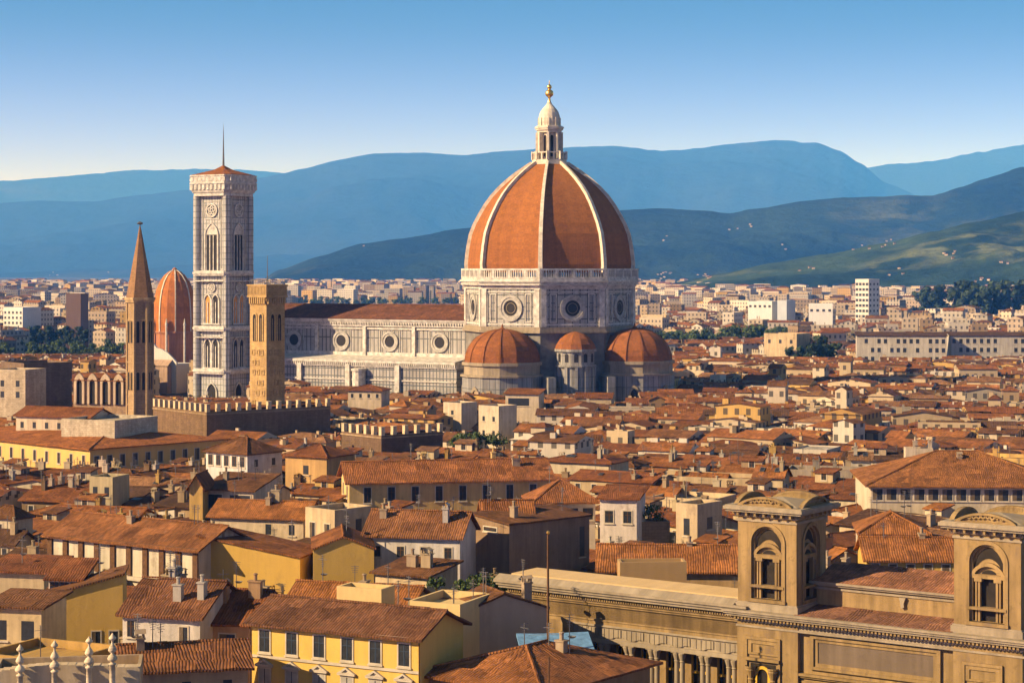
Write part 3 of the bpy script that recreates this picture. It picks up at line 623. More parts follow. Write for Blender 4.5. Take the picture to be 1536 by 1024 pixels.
def slope(mb, A, B, C_, D, jit=.05, th=.22, step=1.6, rr=R):     # A,B lower edge, C,D upper edge
    A, B, C_, D = map(Vector, (A, B, C_, D)); nu = max(1, int((B-A).length/step)); nv = max(1, int(((D-A).length+(C_-B).length)/2/step))
    P = [[(A+(B-A)*(i/nu))*(1-j/nv)+(D+(C_-D)*(i/nu))*(j/nv)+Vector((0, 0, rr.uniform(-jit, jit))) for i in range(nu+1)] for j in range(nv+1)]
    for j in range(nv):
        for i in range(nu):
            q = [P[j][i], P[j][i+1], P[j+1][i+1], P[j+1][i]]
            if (q[2]-q[3]).length < 1e-3: q = q[:3]
            mb.face(q)
    dn = Vector((0, 0, -th))
    for i in range(nu): mb.face([P[0][i]+dn, P[0][i+1]+dn, P[0][i+1], P[0][i]])
    for j in range(nv):
        for i in (0, nu): mb.face([P[j][i], P[j+1][i], P[j+1][i]+dn, P[j][i]+dn])
    mb.face([A+dn, B+dn, C_+dn, D+dn])
def ridge_caps(mb, A, B, r=.16, rr=R):
    A, B = Vector(A), Vector(B); d = B-A; L = d.length; n = max(2, int(L/.9)); t = d.normalized(); s = Vector((-t.y, t.x, 0))*r
    for i in range(n):
        p, q = A+d*(i/n), A+d*((i+1)/n); up = Vector((0, 0, r*.9+rr.uniform(-.02, .04)))
        mb.face([p+s*1.2, q+s*1.2, q+up+s*.4, p+up+s*.4]); mb.face([p+up+s*.4, q+up+s*.4, q+up-s*.4, p+up-s*.4]); mb.face([p+up-s*.4, q+up-s*.4, q-s*1.2, p-s*1.2])
CHM = {}
def chimney(parent, x, y, z, h, i, color):
    if i not in CHM:
        m = MB(); w, d = (.9, .7) if i % 2 else (.7, 1.3)
        m.box(-w/2, w/2, -d/2, d/2, -1.6, 1.2); m.box(-w/2-.1, w/2+.1, -d/2-.1, d/2+.1, 1.2, 1.34)
        if i % 3 == 0: m.face([(-w/2-.15, -d/2-.15, 1.75), (w/2+.15, -d/2-.15, 1.75), (w/2+.15, 0, 2.05), (-w/2-.15, 0, 2.05)]); m.face([(w/2+.15, d/2+.15, 1.75), (-w/2-.15, d/2+.15, 1.75), (-w/2-.15, 0, 2.05), (w/2+.15, 0, 2.05)])
        if i % 3 == 0:
            for sx in (-1, 1):
                for sy in (-1, 1): m.rbox(sx*(w/2-.08), sy*(d/2-.08), .16, .16, 1.34, 1.76, 0)
        else: m.lathe([(.2, 1.34), (.2, 1.9), (.26, 1.95), (.26, 2.05), (.12, 2.1)], 8)
        o = m.build('chimney', M['wall']); CHM[i] = o.data; bpy.data.objects.remove(o)
    return reuse(CHM[i], 'chimney', parent, (x, y, z), R.choice((0, PI/2)), color)
WALLC = dict(cream=(.46, .345, .205), pale=(.50, .40, .275), white=(.52, .45, .35), yellow=(.50, .31, .095), ochre=(.38, .225, .07), tan=(.31, .215, .12), brown=(.20, .125, .066), grey=(.28, .235, .175), pink=(.36, .275, .19))
ROOFC = dict(terracotta=(.20, .074, .021), brown=(.13, .056, .020), rust=(.17, .060, .018), orange=(.25, .095, .026), dark=(.085, .043, .020), pale=(.20, .098, .042))
def roof_mesh(kind, w, d, ze, rise, ov=.55, jit=.05, rr=R, step=1.6):
    m = MB(); x0, x1, y0, y1 = -w/2-ov, w/2+ov, -ov, d+ov; k = rise/(d/2 if kind in ('gx', 'hip') else w/2); e = ze-.02
    if kind == 'gx':
        e = ze-ov*k+.12; zr = ze+rise+.12
        slope(m, (x0, y0, e), (x1, y0, e), (x1, d/2, zr), (x0, d/2, zr), jit, rr=rr, step=step); slope(m, (x1, y1, e), (x0, y1, e), (x0, d/2, zr), (x1, d/2, zr), jit, rr=rr, step=step)
        ridge_caps(m, (x0, d/2, zr), (x1, d/2, zr), rr=rr)
    elif kind == 'gy':
        e = ze-ov*k+.12; zr = ze+rise+.12
        slope(m, (x0, y1, e), (x0, y0, e), (0, y0, zr), (0, y1, zr), jit, rr=rr, step=step); slope(m, (x1, y0, e), (x1, y1, e), (0, y1, zr), (0, y0, zr), jit, rr=rr, step=step)
        ridge_caps(m, (0, y0, zr), (0, y1, zr), rr=rr)
    elif kind == 'hip':
        e = ze+.05; zr = ze+rise
        if w >= d: a, b = (x0+d/2+ov, d/2, zr), (x1-d/2-ov, d/2, zr)
        else: a = b = None
        if a:
            slope(m, (x0, y0, e), (x1, y0, e), b, a, jit, rr=rr, step=step); slope(m, (x1, y1, e), (x0, y1, e), a, b, jit, rr=rr, step=step)
            slope(m, (x0, y1, e), (x0, y0, e), a, a, jit, rr=rr, step=step); slope(m, (x1, y0, e), (x1, y1, e), b, b, jit, rr=rr, step=step)
            ridge_caps(m, a, b, rr=rr); ridge_caps(m, (x1, y0, e+.05), b, rr=rr); ridge_caps(m, (x0, y0, e+.05), a, rr=rr)
        else:
            a, b = (0, y0+w/2+ov, zr), (0, y1-w/2-ov, zr)
            slope(m, (x0, y0, e), (x1, y0, e), a, a, jit, rr=rr, step=step); slope(m, (x1, y1, e), (x0, y1, e), b, b, jit, rr=rr, step=step)
            slope(m, (x0, y1, e), (x0, y0, e), a, b, jit, rr=rr, step=step); slope(m, (x1, y0, e), (x1, y1, e), b, a, jit, rr=rr, step=step)
            ridge_caps(m, a, b, rr=rr); ridge_caps(m, (x1, y0, e+.05), a, rr=rr); ridge_caps(m, (x0, y0, e+.05), a, rr=rr)
    elif kind == 'shed': slope(m, (x0, y0, ze+.1), (x1, y0, ze+.1), (x1, y1, ze+rise+.1), (x0, y1, ze+rise+.1), jit, rr=rr, step=step)
    elif kind == 'shedx': slope(m, (x1, y0, ze+.1), (x1, y1, ze+.1), (x0, y1, ze+rise+.1), (x0, y0, ze+rise+.1), jit, rr=rr, step=step)
    elif kind == 'shedxr': slope(m, (x0, y1, ze+.1), (x0, y0, ze+.1), (x1, y0, ze+rise+.1), (x1, y1, ze+rise+.1), jit, rr=rr, step=step)
    elif kind == 'flat':
        slope(m, (x0+ov+.3, .3, ze-.1), (x1-ov-.3, .3, ze-.1), (x1-ov-.3, d-.3, ze), (x0+ov+.3, d-.3, ze), .02, rr=rr, step=step)
    return m
def wall_mesh(kind, w, d, ze, rise):
    m = MB(); x0, x1 = -w/2, w/2
    if kind == 'gx':
        for x in (x0, x1):
            q = [(x, 0, 0), (x, d, 0), (x, d, ze), (x, d/2, ze+rise), (x, 0, ze)]; m.face(q if x == x1 else q[::-1])
        m.face([(x0, 0, 0), (x1, 0, 0), (x1, 0, ze), (x0, 0, ze)]); m.face([(x1, d, 0), (x0, d, 0), (x0, d, ze), (x1, d, ze)])
    elif kind == 'gy':
        for y in (0, d):
            q = [(x0, y, 0), (x1, y, 0), (x1, y, ze), (0, y, ze+rise), (x0, y, ze)]; m.face(q if y == 0 else q[::-1])
        m.face([(x0, d, 0), (x0, 0, 0), (x0, 0, ze), (x0, d, ze)]); m.face([(x1, 0, 0), (x1, d, 0), (x1, d, ze), (x1, 0, ze)])
    elif kind == 'shed':
        m.prism([(x0, 0), (x1, 0), (x1, d), (x0, d)], 0, ze); 
        for x in (x0, x1): m.face([(x, 0, ze), (x, d, ze), (x, d, ze+rise)])
        m.face([(x1, d, ze), (x0, d, ze), (x0, d, ze+rise), (x1, d, ze+rise)])
    elif kind == 'shedx':
        m.prism([(x0, 0), (x1, 0), (x1, d), (x0, d)], 0, ze)
        for y in (0, d): m.face([(x0, y, ze), (x1, y, ze), (x0, y, ze+rise)])
        m.face([(x0, d, ze), (x0, 0, ze), (x0, 0, ze+rise), (x0, d, ze+rise)])
    elif kind == 'shedxr':
        m.prism([(x0, 0), (x1, 0), (x1, d), (x0, d)], 0, ze)
        for y in (0, d): m.face([(x0, y, ze), (x1, y, ze), (x1, y, ze+rise)])
        m.face([(x1, d, ze), (x1, 0, ze), (x1, 0, ze+rise), (x1, d, ze+rise)])
    elif kind == 'flat':
        m.prism([(x0, 0), (x1, 0), (x1, d), (x0, d)], 0, ze); i = .3
        m.ring([(x0, 0), (x1, 0), (x1, d), (x0, d)], [(x0+i, i), (x1-i, i), (x1-i, d-i), (x0+i, d-i)], ze-.01, ze+.8)
    else: m.prism([(x0, 0), (x1, 0), (x1, d), (x0, d)], 0, ze)
    return m
def add_windows(root, w, d, ze, spec):
    for (side, n, ww, wh, dz, style, *fr) in spec:
        f0, f1 = fr if fr else (0, 1)
        me = window_mesh(ww, wh, style)
        for i in range(n):
            t = f0+(f1-f0)*(i+.5)/n
            if n > 8 and style == 'dark' and R.random() < .22: continue
            if side == 'f': reuse(me, 'window', root, (-w/2+t*w, 0, ze-dz))
            elif side == 'r': reuse(me, 'window', root, (w/2, t*d, ze-dz), PI/2)
            elif side == 'l': reuse(me, 'window', root, (-w/2, (1-t)*d, ze-dz), -PI/2)
def house(name, label, cat, x, y, yaw, w, d, ze, kind='gx', rise=2.2, wc='cream', rc='terracotta', win=(), chim=(), group=None, ov=.55, wm='wall', jit=.05, step=1.6, ridge_keep=True):
    root = thing(name, label, cat, (x, y, 0), yaw, group)
    wc = WALLC.get(wc, wc); rc = ROOFC.get(rc, ROOFC['brown']) if isinstance(rc, str) else rc
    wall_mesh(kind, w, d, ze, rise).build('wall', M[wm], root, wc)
    roof_mesh(kind, w, d, ze, rise, ov, jit, step=step).build('roof', M['roof'], root, rc if kind != 'flat' else tuple(c*.6+.02 for c in rc))
    add_windows(root, w, d, ze, win)
    for i, (cx, cy) in enumerate(chim):
        zr = ze+rise*(1-abs(cy*2-1) if kind in ('gx', 'hip') else (1-abs(cx*2) if kind == 'gy' else .5))
        chimney(root, cx*w, cy*d, zr+.4, 0, R.randrange(6), tuple(c*.72 for c in wc))
    return root
def hero(label, pxL, pxR, pyE, YL, adeg, d, rise, kind, wc, rc, py1, win=(), chim=(), name='house', cat='house', kpad=0, ridge_py=0, **kw):
    a = math.radians(adeg); xL = (pxL-768)/F*YL; k = (pxR-768)/F
    w = (k*YL-xL)/(math.cos(a)+k*math.sin(a)); ze = zat(pyE, YL)
    cx, cy = xL+math.cos(a)*w/2, YL-math.sin(a)*w/2
    o = house(name, label, cat, cx, cy, -a, w, d, ze, kind, rise, wc, rc, win, chim, **kw)
    mx, my = cx+math.sin(a)*d/2, cy+math.cos(a)*d/2
    foot(mx, my, w/2+.8, d/2+.8, -a)
    # screen box of the whole house, kept free of nearer filling houses down to py1
    ps = []
    for sx in (-w/2, w/2):
        for yy in (0, d): ps.append(proj((cx+sx*math.cos(a)+yy*math.sin(a), cy-sx*math.sin(a)+yy*math.cos(a), ze))[0])
    keep(min(ps), max(ps), py1, max(YL, YL-math.sin(a)*w)-.5 if py1 < 1000 else min(YL, YL-math.sin(a)*w))
    o['w'] = w; o['ze'] = ze; o['d'] = d
    return o
def aux(o):                                                   # dims helper, then drop the scratch properties
    t = (o['w'], o['d'], o['ze']); return t
# ------------------------------------------------------------------ hand placed houses, far to near
hero('white tower block with rows of dark windows on the far plain', 1283, 1303, 420, 1500, 40, 16, 0, 'flat', (.62, .58, .5), 'pale', 470,
     [('f', 4, 2.2, 1.9, 3+4*i, 'dark') for i in range(8)]+[('r', 3, 2.2, 1.6, 3+4*i, 'dark') for i in range(8)], name='tower_block', cat='tower block', wm='clean')
hero('long white flat-topped building under a dark roof at the right edge', 1285, 1420, 503, 900, 8, 14, 1.2, 'shed', (.44, .39, .31), 'dark', 532,
     [('f', 14, 1.5, 2.0, 2.5+4*i, 'dark') for i in range(3)], name='long_building', cat='building')
hero('second long white building with a dark roof, cut by the right frame edge', 1426, 1560, 503, 905, 4, 14, 1.2, 'shed', (.44, .39, .31), 'dark', 530,
     [('f', 13, 1.5, 2.0, 2.5+4*i, 'dark') for i in range(3)], name='long_building', cat='building')
hero('bright white stepped block left of the white tower block', 1213, 1249, 457, 1450, 10, 14, 0, 'flat', (.72, .68, .6), 'pale', 480, [('f', 4, 2, 1.6, 4, 'dark')], name='apartment_block', cat='apartment block', wm='clean')
hero('white flat block with a dark grey end on the far plain', 1122, 1158, 453, 1500, 30, 16, 0, 'flat', (.6, .57, .52), 'pale', 472, [('f', 5, 2, 1.6, 3, 'dark')], name='apartment_block', cat='apartment block', wm='clean')
hero('narrow bluish grey block beside the flat white one on the far plain', 1166, 1180, 452, 1480, 35, 14, 0, 'flat', (.42, .44, .46), 'pale', 474, name='apartment_block', cat='apartment block', wm='clean')
hero('white apartment block at the far left edge of the plain', 5, 34, 462, 1400, 30, 18, 0, 'flat', (.64, .6, .53), 'pale', 487, [('f', 5, 1.8, 1.6, 3+3.6*i, 'dark') for i in range(3)], name='apartment_block', cat='apartment block', wm='clean')
hero('dark brown square block on the far plain left of the slender spire', 99, 121, 442, 1400, 10, 14, 0, 'flat', (.16, .10, .075), 'dark', 475, name='apartment_block', cat='apartment block', wm='clean')
hero('cream ruined-looking block with a stepped top among green trees', 1146, 1195, 502, 950, 35, 14, 0, 'flat', 'cream', 'pale', 528, [('f', 3, 1.4, 1.8, 3, 'dark')], name='block', cat='building')
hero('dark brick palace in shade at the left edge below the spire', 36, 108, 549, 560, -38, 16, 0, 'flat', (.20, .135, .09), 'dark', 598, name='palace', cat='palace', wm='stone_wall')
hero('cream crumbling stone block in front of the dark brick palace', -8, 38, 558, 545, 20, 10, 0, 'flat', 'pale', 'pale', 600, [('f', 2, 1.2, 1.7, 3, 'dark'), ('f', 2, 1.2, 1.7, 6, 'dark')], name='stone_block', cat='building', wm='stone_wall')
hero('small pale house with a flat tiled roof before the nave wall', 522, 572, 585, 590, 12, 9, 1.4, 'hip', 'pale', 'rust', 600, [('f', 4, .8, 1.2, 1.6, 'dark')])
hero('long cream wall-like house on the left below the slender spire', 24, 135, 622, 455, 22, 9, 1.6, 'gx', 'pale', 'rust', 640, [('f', 6, .9, 1.4, 2.2, 'dark')])
hero('cream and grey stone fort block left of the crenellated palace', 92, 172, 633, 440, 25, 16, 0, 'flat', (.5, .42, .3), 'pale', 660, [], name='stone_block', cat='building', wm='stone_wall')
hero('brick cube house with grey shaded side below the apse', 665, 692, 607, 560, 38, 7, 0, 'flat', 'pale', 'pale', 640, [('f', 1, .9, 1.2, 2, 'dark')])
hero('tall whitish block with a shaded right side below the great drum', 718, 748, 612, 500, 40, 7, 0, 'flat', 'pale', 'pale', 668, [('f', 2, .8, 1.2, 2.5, 'dark'), ('f', 2, .8, 1.2, 6, 'dark')])
hero('pale house with a deep open loggia below the left apse', 758, 808, 590, 580, 12, 8, 1.0, 'shed', 'pale', 'terracotta', 628, [('f', 1, 6.2, 2.2, 2.4, 'dark', .05, .75)])
h = hero('long yellow palace with white-framed windows under a broad orange roof', -90, 135, 649, 462, 44, 36, 2.2, 'hip', (.60, .375, .12), (.27, .095, .024), 695,
     [('f', 13, 1.0, 2.3, 2.6, 'bars'), ('r', 11, 1.2, 2.5, 2.8, 'half')], name='palace', cat='palace', wm='clean', ov=.8)
hero('white house with a dark glazed top storey and hipped brown roof', 309, 371, 676, 372, 38, 9, 2.6, 'hip', (.56, .52, .46), 'brown', 712,
     [('f', 5, 1.2, 1.9, 1.5, 'bars', .02, .98), ('r', 2, .9, 1.3, 1.8, 'dark')])
hero('tan house with an orange right side under a low brown roof', 428, 490, 682, 365, 30, 9, 1.8, 'hip', (.42, .255, .10), 'rust', 712, [('f', 1, 1.2, 1.6, 2.5, 'dark')])
hero('broad orange-tiled long house with brown windows in a cream yellow wall', 524, 826, 722, 331, -11, 12, 2.6, 'gx', (.55, .37, .15), (.25, .092, .028), 760,
     [('f', 8, 1.15, 2.5, 2.3, 'bars', .03, .97), ('l', 2, 1.3, 1.9, 2.0, 'bars')], [(-.1, .7), (.25, .6)], ov=.8)
hero('small house with a yellow gable and wide dark openings framed in white', 304, 380, 733, 322, 18, 9, 1.8, 'shed', (.52, .40, .27), 'brown', 775,
     [('f', 1, 2.6, 3.0, 2.3, 'bars', .04, .44), ('f', 1, 3.6, 2.2, 1.9, 'bars', .5, .98)])
hero('yellow narrow gable house left of the wide dark openings', 284, 304, 728, 318, 5, 7, 1.6, 'gy', 'yellow', 'rust', 765)
hero('low cream house with a bright terracotta roof right of the yellow gable', 316, 455, 772, 295, 15, 8, 1.8, 'gx', (.50, .39, .25), 'orange', 800, [('f', 2, .9, 1.5, 1.8, 'dark', .5, 1)], [(.1, .5)])
hero('cream block with a round-arched dark opening on its side', 458, 502, 768, 288, 42, 7.5, 0, 'flat', 'cream', 'pale', 806, [('f', 2, 1.1, 2.2, 2.4, 'half'), ('r', 1, 1.2, 2.7, 2.2, 'dark', .35, .9)])
hero('huge ribbed orange-brown hipped roof above white walls at the right edge', 1306, 1600, 728, 322, 4, 24, 4.6, 'hip', (.5, .41, .28), (.23, .092, .026), 748, [('f', 14, 1.6, 1.8, 1.4, 'half')], ov=.9)
hero('white-walled house with a hipped tile roof right of the long orange-tiled house', 803, 893, 754, 292, -8, 9, 3.0, 'hip', (.54, .46, .37), (.24, .09, .028), 800,
     [('f', 3, 1.5, 1.7, 1.7, 'bars', .25, 1)], ov=.7)
hero('narrow white house with two dark windows under a thin tiled edge', 900, 955, 747, 288, 14, 7, 1.2, 'shed', (.55, .47, .39), 'rust', 800, [('f', 2, 1.2, 1.7, 2.6, 'bars')])
hero('cream pavilion with a dark doorway left of the first stucco tower', 1014, 1046, 762, 276, 40, 6, 0, 'flat', 'cream', 'pale', 810, [('f', 1, 1.0, 2.3, 2.4, 'dark'), ('r', 1, 1.3, 1.6, 2.0, 'dark')], name='pavilion', cat='pavilion')
hero('white-grey house with blue-framed windows under a wide brown roof', 548, 690, 800, 258, 12, 9, 2.5, 'gx', (.52, .46, .39), (.18, .075, .028), 842,
     [('f', 4, .95, 1.35, 2.2, 'bars')], [(.3, .3)])
hero('tiled roof house tucked behind the big blank brown wall', 728, 800, 781, 268, -6, 8, 2.2, 'gx', (.45, .37, .28), 'terracotta', 795)
hero('big blank dark brown walled building behind the flagpole', 764, 884, 786, 262, -42, 7.5, .8, 'shed', (.24, .155, .09), 'brown', 868, [('f', 1, .9, 4.0, 3.4, 'dark', .84, .97), ('l', 1, 2.6, .5, 1.0, 'bars')], ov=.3)
hero('long row of dark timber posts and white panels under a brown tile roof', 73, 297, 800, 268, 33, 10, 2.3, 'gx', (.50, .43, .31), (.18, .072, .024), 868, [], ov=.75)
O7 = bpy.data.objects[-1] if False else None
hero('plain ochre yellow wall house with a roof edge falling to the right', 297, 450, 830, 256, 14, 9, 2.3, 'shedx', (.52, .325, .075), 'terracotta', 888, [], wm='clean', ov=.25)
hero('plain ochre yellow gable house with one slim doorway on its left', 470, 561, 823, 250, -6, 11, 1.5, 'gy', (.54, .345, .085), 'terracotta', 888, [('l', 1, 1.2, 2.8, 2.6, 'dark', .3, .9)], wm='clean', ov=.25)
hero('low tan house with small square chimneys between the ochre gable and the white-grey house', 563, 640, 858, 240, 30, 7, 1.0, 'shed', 'cream', 'brown', 890, [], [(.2, .5)])
hero('wide tiled roof over a brown blank parapet right of the flagpole', 900, 1110, 853, 247, 4, 10, 2.3, 'gx', (.36, .235, .105), 'orange', 882, ov=.6)
hero('plain brown parapet block in front of the wide tiled roof', 930, 1030, 853, 236, -3, 3, 0, 'flat', (.36, .235, .105), 'brown', 890, name='parapet_block', cat='building', wm='clean')
hero('low yellow house with shuttered windows seen between the two stucco towers', 1300, 1432, 838, 246, 3, 9, 2.0, 'gx', (.50, .315, .075), 'orange', 872, [('f', 5, .9, 1.4, 1.3, 'shut')], ov=.5)
hero('small house with an orange hipped roof between the two stucco towers', 1292, 1392, 800, 268, 6, 11, 2.4, 'hip', 'pale', 'orange', 818)
hero('plain ochre yellow wall house with two small windows near the left edge', 66, 184, 894, 218, -7, 6.5, 2.3, 'shedxr', (.52, .33, .085), 'brown', 948, [('f', 2, .9, 1.3, 4.6, 'half', .55, 1)], wm='clean', ov=.25)
hero('glazed penthouse with a small brown tiled roof at the left edge', 74, 120, 868, 222, 6, 5, 1.5, 'shed', (.5, .4, .28), 'rust', 888, [('f', 3, 1.0, 1.1, .85, 'bars')], name='penthouse', cat='penthouse')
hero('cream lean-to house with two dark windows at the left frame edge', -20, 66, 856, 232, 10, 7, .9, 'shed', (.47, .36, .215), 'rust', 900, [('f', 2, 1.0, 1.8, 3.0, 'dark', .4, 1)])
hero('small lean-to cream shed with a dark doorway at the left frame edge', -20, 62, 908, 205, 12, 6, .7, 'shed', (.50, .375, .20), 'brown', 955, [('f', 2, 1.4, 2.0, 2.4, 'dark')], name='shed', cat='shed')
hero('dilapidated white house with a brown sagging roof and tall dark window', 184, 300, 918, 203, 16, 11, 2.6, 'gx', (.52, .46, .38), (.15, .062, .026), 975, [('f', 1, .8, 1.6, 1.6, 'bars', .02, .2), ('f', 1, .9, 1.7, 2.0, 'half', .68, .9)], [(.1, .2), (.38, .25), (-.2, .6)], jit=.12)
hero('house with a rust roof and an orange brown lean-to left of the bright yellow house', 296, 378, 930, 204, 14, 10, 2.4, 'gx', (.44, .27, .14), 'rust', 985, [('f', 1, 1.7, 1.9, 2.2, 'half', .3, .8)], [(-.2, .3), (.3, .4)], jit=.1)
hero('low house with a rippled brown roof at the bottom edge near the carved finials', 186, 372, 1006, 178, -14, 8, 1.5, 'gx', (.42, .285, .155), (.17, .068, .025), 1030, [('f', 3, .8, 1.2, 1.8, 'dark')], jit=.1)
yh = hero('bright yellow house with navy upper windows and white pedimented lower windows', 377, 628, 931, 190, 27, 8.5, 1.7, 'gx', (.60, .385, .09), (.13, .056, .025), 1030,
     [('f', 6, 1.15, 2.0, 1.75, 'navy'), ('f', 6, 1.2, 2.5, 5.6, 'pediment')], wm='clean', ov=.65)
w_, d_, z_ = aux(yh); mb = MB(); mb.box(-w_/2-.1, w_/2+.1, -.14, 0, z_-3.35, z_-3.1); mb.box(-w_/2-.1, w_/2+.1, -.4, 0, z_-.32, z_-.05); mb.build('band_course', M['frame_w'], yh)
mb = MB(); mb.lathe([(.06, z_-14), (.06, z_-.2)], 6, w_/2+.1, -.1); mb.lathe([(.06, z_-14), (.06, z_-.2)], 6, -w_/2-.1, -.1); mb.build('drainpipe', M['wood'], yh)
hero('yellow roof terrace block with a stepped parapet behind the bright yellow house', 612, 690, 912, 206, 24, 8, 0, 'flat', (.58, .42, .19), 'pale', 960, [], wm='clean')
hero('pinkish plain gable house between the terrace block and the stone wing', 690, 822, 920, 207, -24, 6, 1.7, 'gy', (.48, .34, .22), 'brown', 985, [('f', 1, .8, 1.0, 3.5, 'half', .6, .8)], wm='clean', ov=.15)
hero('low yellow chimney block rising over the bright yellow roof', 505, 572, 890, 208, 24, 3, 0, 'flat', (.58, .41, .18), 'pale', 912, name='chimney_block', cat='chimney block', wm='clean')
hero('small house with a ribbed orange roof behind the bright yellow house', 430, 612, 905, 217, 16, 8, 1.8, 'gx', 'cream', 'orange', 915)
hero('big hipped orange tile roof with its corner forward at the bottom edge', 632, 812, 1009, 184, 38, 17, 2.3, 'hip', (.30, .19, .09), (.21, .08, .025), 1030, [('r', 3, 1.4, 2.0, 3.0, 'dark', .1, 1)], ov=.9)
# timber posts of the panelled row
o7 = next(o for o in bpy.data.objects if o.get('label', '').startswith('long row of dark timber'))
w_, d_, z_ = aux(o7)
for i in range(10):
    mb = MB(); x = -w_/2+.35+i*(w_-.7)/9; mb.box(x-.42, x+.42, -.22, -.002, z_-4.3, z_-.1); mb.build('timber_post', M['wood'], o7)
mb = MB(); mb.box(-w_/2-.2, w_/2+.2, -.5, -.002, z_-4.9, z_-4.4); mb.build('sill_beam', M['frame_w'], o7)
mb = MB(); mb.box(-w_/2-.2, w_/2+.2, -.35, -.002, z_-.12, z_+.02); mb.build('eaves_beam', M['wood'], o7)
# blue metal roof on the shed behind the big hipped roof
p = px2(838, 972, 193)
br = house('roof_shed', 'little shed under a blue corrugated metal roof at the bottom centre', 'shed', p.x, 196.5, .12, 6.6, 3.6, zat(979, 196), 'shed', 1.1, 'yellow', 'rust', ov=.35)
for c in br.children:
    if c.name.startswith('roof'): c.data.materials.clear(); c.data.materials.append(M['blue'])
foot(p.x, 198, 4, 4)
# ------------------------------------------------------------------ crenellated walls
def crenel(label, pxc, pyt, Y, a, wl, wr, wc, py1, pxa, pxb):
    a = math.radians(a); X = (pxc-768)/F*Y; z = zat(pyt, Y); o = thing('crenellated_palace', label, 'palace', (X, Y, 0), -a)
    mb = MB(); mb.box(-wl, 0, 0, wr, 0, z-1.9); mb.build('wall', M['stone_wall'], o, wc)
    def ml(x, y):
        mb = MB(); mb.rbox(x, y, .95, .95, z-1.92, z-.12, 0); mb.rbox(x, y, 1.1, 1.1, z-.12, z, 0); mb.build('merlon', M['wall'], o, (.55, .42, .25))
    n = int(wl/2.6)
    for i in range(n+1): ml(-.45-i*(wl-.9)/n, .45)
    n = int(wr/2.9)
    for i in range(1, n+1): ml(-.45, .45+i*(wr-.9)/n)
    mb = MB(); mb.box(-wl-.2, .2, -.2, wr+.2, z-2.6, z-2.25); mb.build('string_course', M['stone_wall'], o, (.36, .25, .14))
    mb = MB(); mb.face([(-wl+1.2, 1.2, z-1.6), (-1.2, 1.2, z-1.6), (-1.2, wr-1.2, z-1.2), (-wl+1.2, wr-1.2, z-1.2)]); mb.build('roof', M['roof'], o, ROOFC['rust'])
    cx, cy = X+math.cos(a)*-wl/2+math.sin(a)*wr/2, Y-math.sin(a)*-wl/2+math.cos(a)*wr/2
    foot(cx, cy, wl/2+1, wr/2+1, -a); keep(pxa, pxb, py1, Y-2)
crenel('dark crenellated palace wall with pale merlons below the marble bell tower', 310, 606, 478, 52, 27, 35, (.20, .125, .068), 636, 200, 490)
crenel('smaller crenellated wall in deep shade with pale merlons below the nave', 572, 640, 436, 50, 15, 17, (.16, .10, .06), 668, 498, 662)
# ------------------------------------------------------------------ gothic arcade by the spire tower
X0 = px2(150, 0, 535).x; ga = thing('gothic_arcade', 'ruined brown gothic arcade with pointed arches left of the slender spire', 'arcade', (X0, 535, 0), -.3); foot(X0, 538, 9, 6); keep(103, 192, 600, 535)
mb = MB(); mb.box(-8, 8, 0, 9, 0, 25.6); mb.build('wall', M['stone_wall'], ga, (.36, .24, .14))
for i in range(4):
    o = Vector((-6+i*3.9, 0, 19.2)); ab = MB(); ab.frame(arch(3.0, 8.2, True), arch(1.7, 6.7, True), o, (1, 0, 0), Z3, (0, -1, 0), .5)
    f = ab.build('arch', M['wall'], ga, (.50, .38, .25)); vb = MB(); vb.solid(arch(1.7, 6.7, True), o, (1, 0, 0), Z3, (0, -1, 0), .03); vb.build('opening', M['void'], f)
mb = roof_mesh('gx', 16, 9, 25.6, 1.4); mb.build('roof', M['roof'], ga, ROOFC['rust'])
# ------------------------------------------------------------------ the ochre stone library in the foreground
LA = math.radians(35); LX, LY = (1107-768)/F*205, 205.0
lib = thing('library', 'monumental ochre stone library with two arched roof towers and a columned wing', 'library', (LX, LY, 0), -LA)
def lw(x, y): return (LX+x*math.cos(LA)+y*math.sin(LA), LY-x*math.sin(LA)+y*math.cos(LA))
for cx, cy, hx, hy in ((-16, 2.5, 18, 5), (16, 9, 20, 11)):
    q = lw(cx, cy); foot(q[0], q[1], hx, hy, -LA)
keep(830, 1110, 1040, 224); keep(1095, 1260, 1040, 212); keep(1240, 1440, 1040, 206); keep(1410, 1560, 1040, 198)
TS = 6.65
X1, N1, L1 = (1, 0, 0), (0, -1, 0), M['lib']
def cornice(mb, x0, x1, y, z, prof):                         # stacked mouldings along a front (y = face, outwards = -y)
    for out, a, b in prof: mb.box(x0-out, x1+out, y-out, y+.6, z+a, z+b)
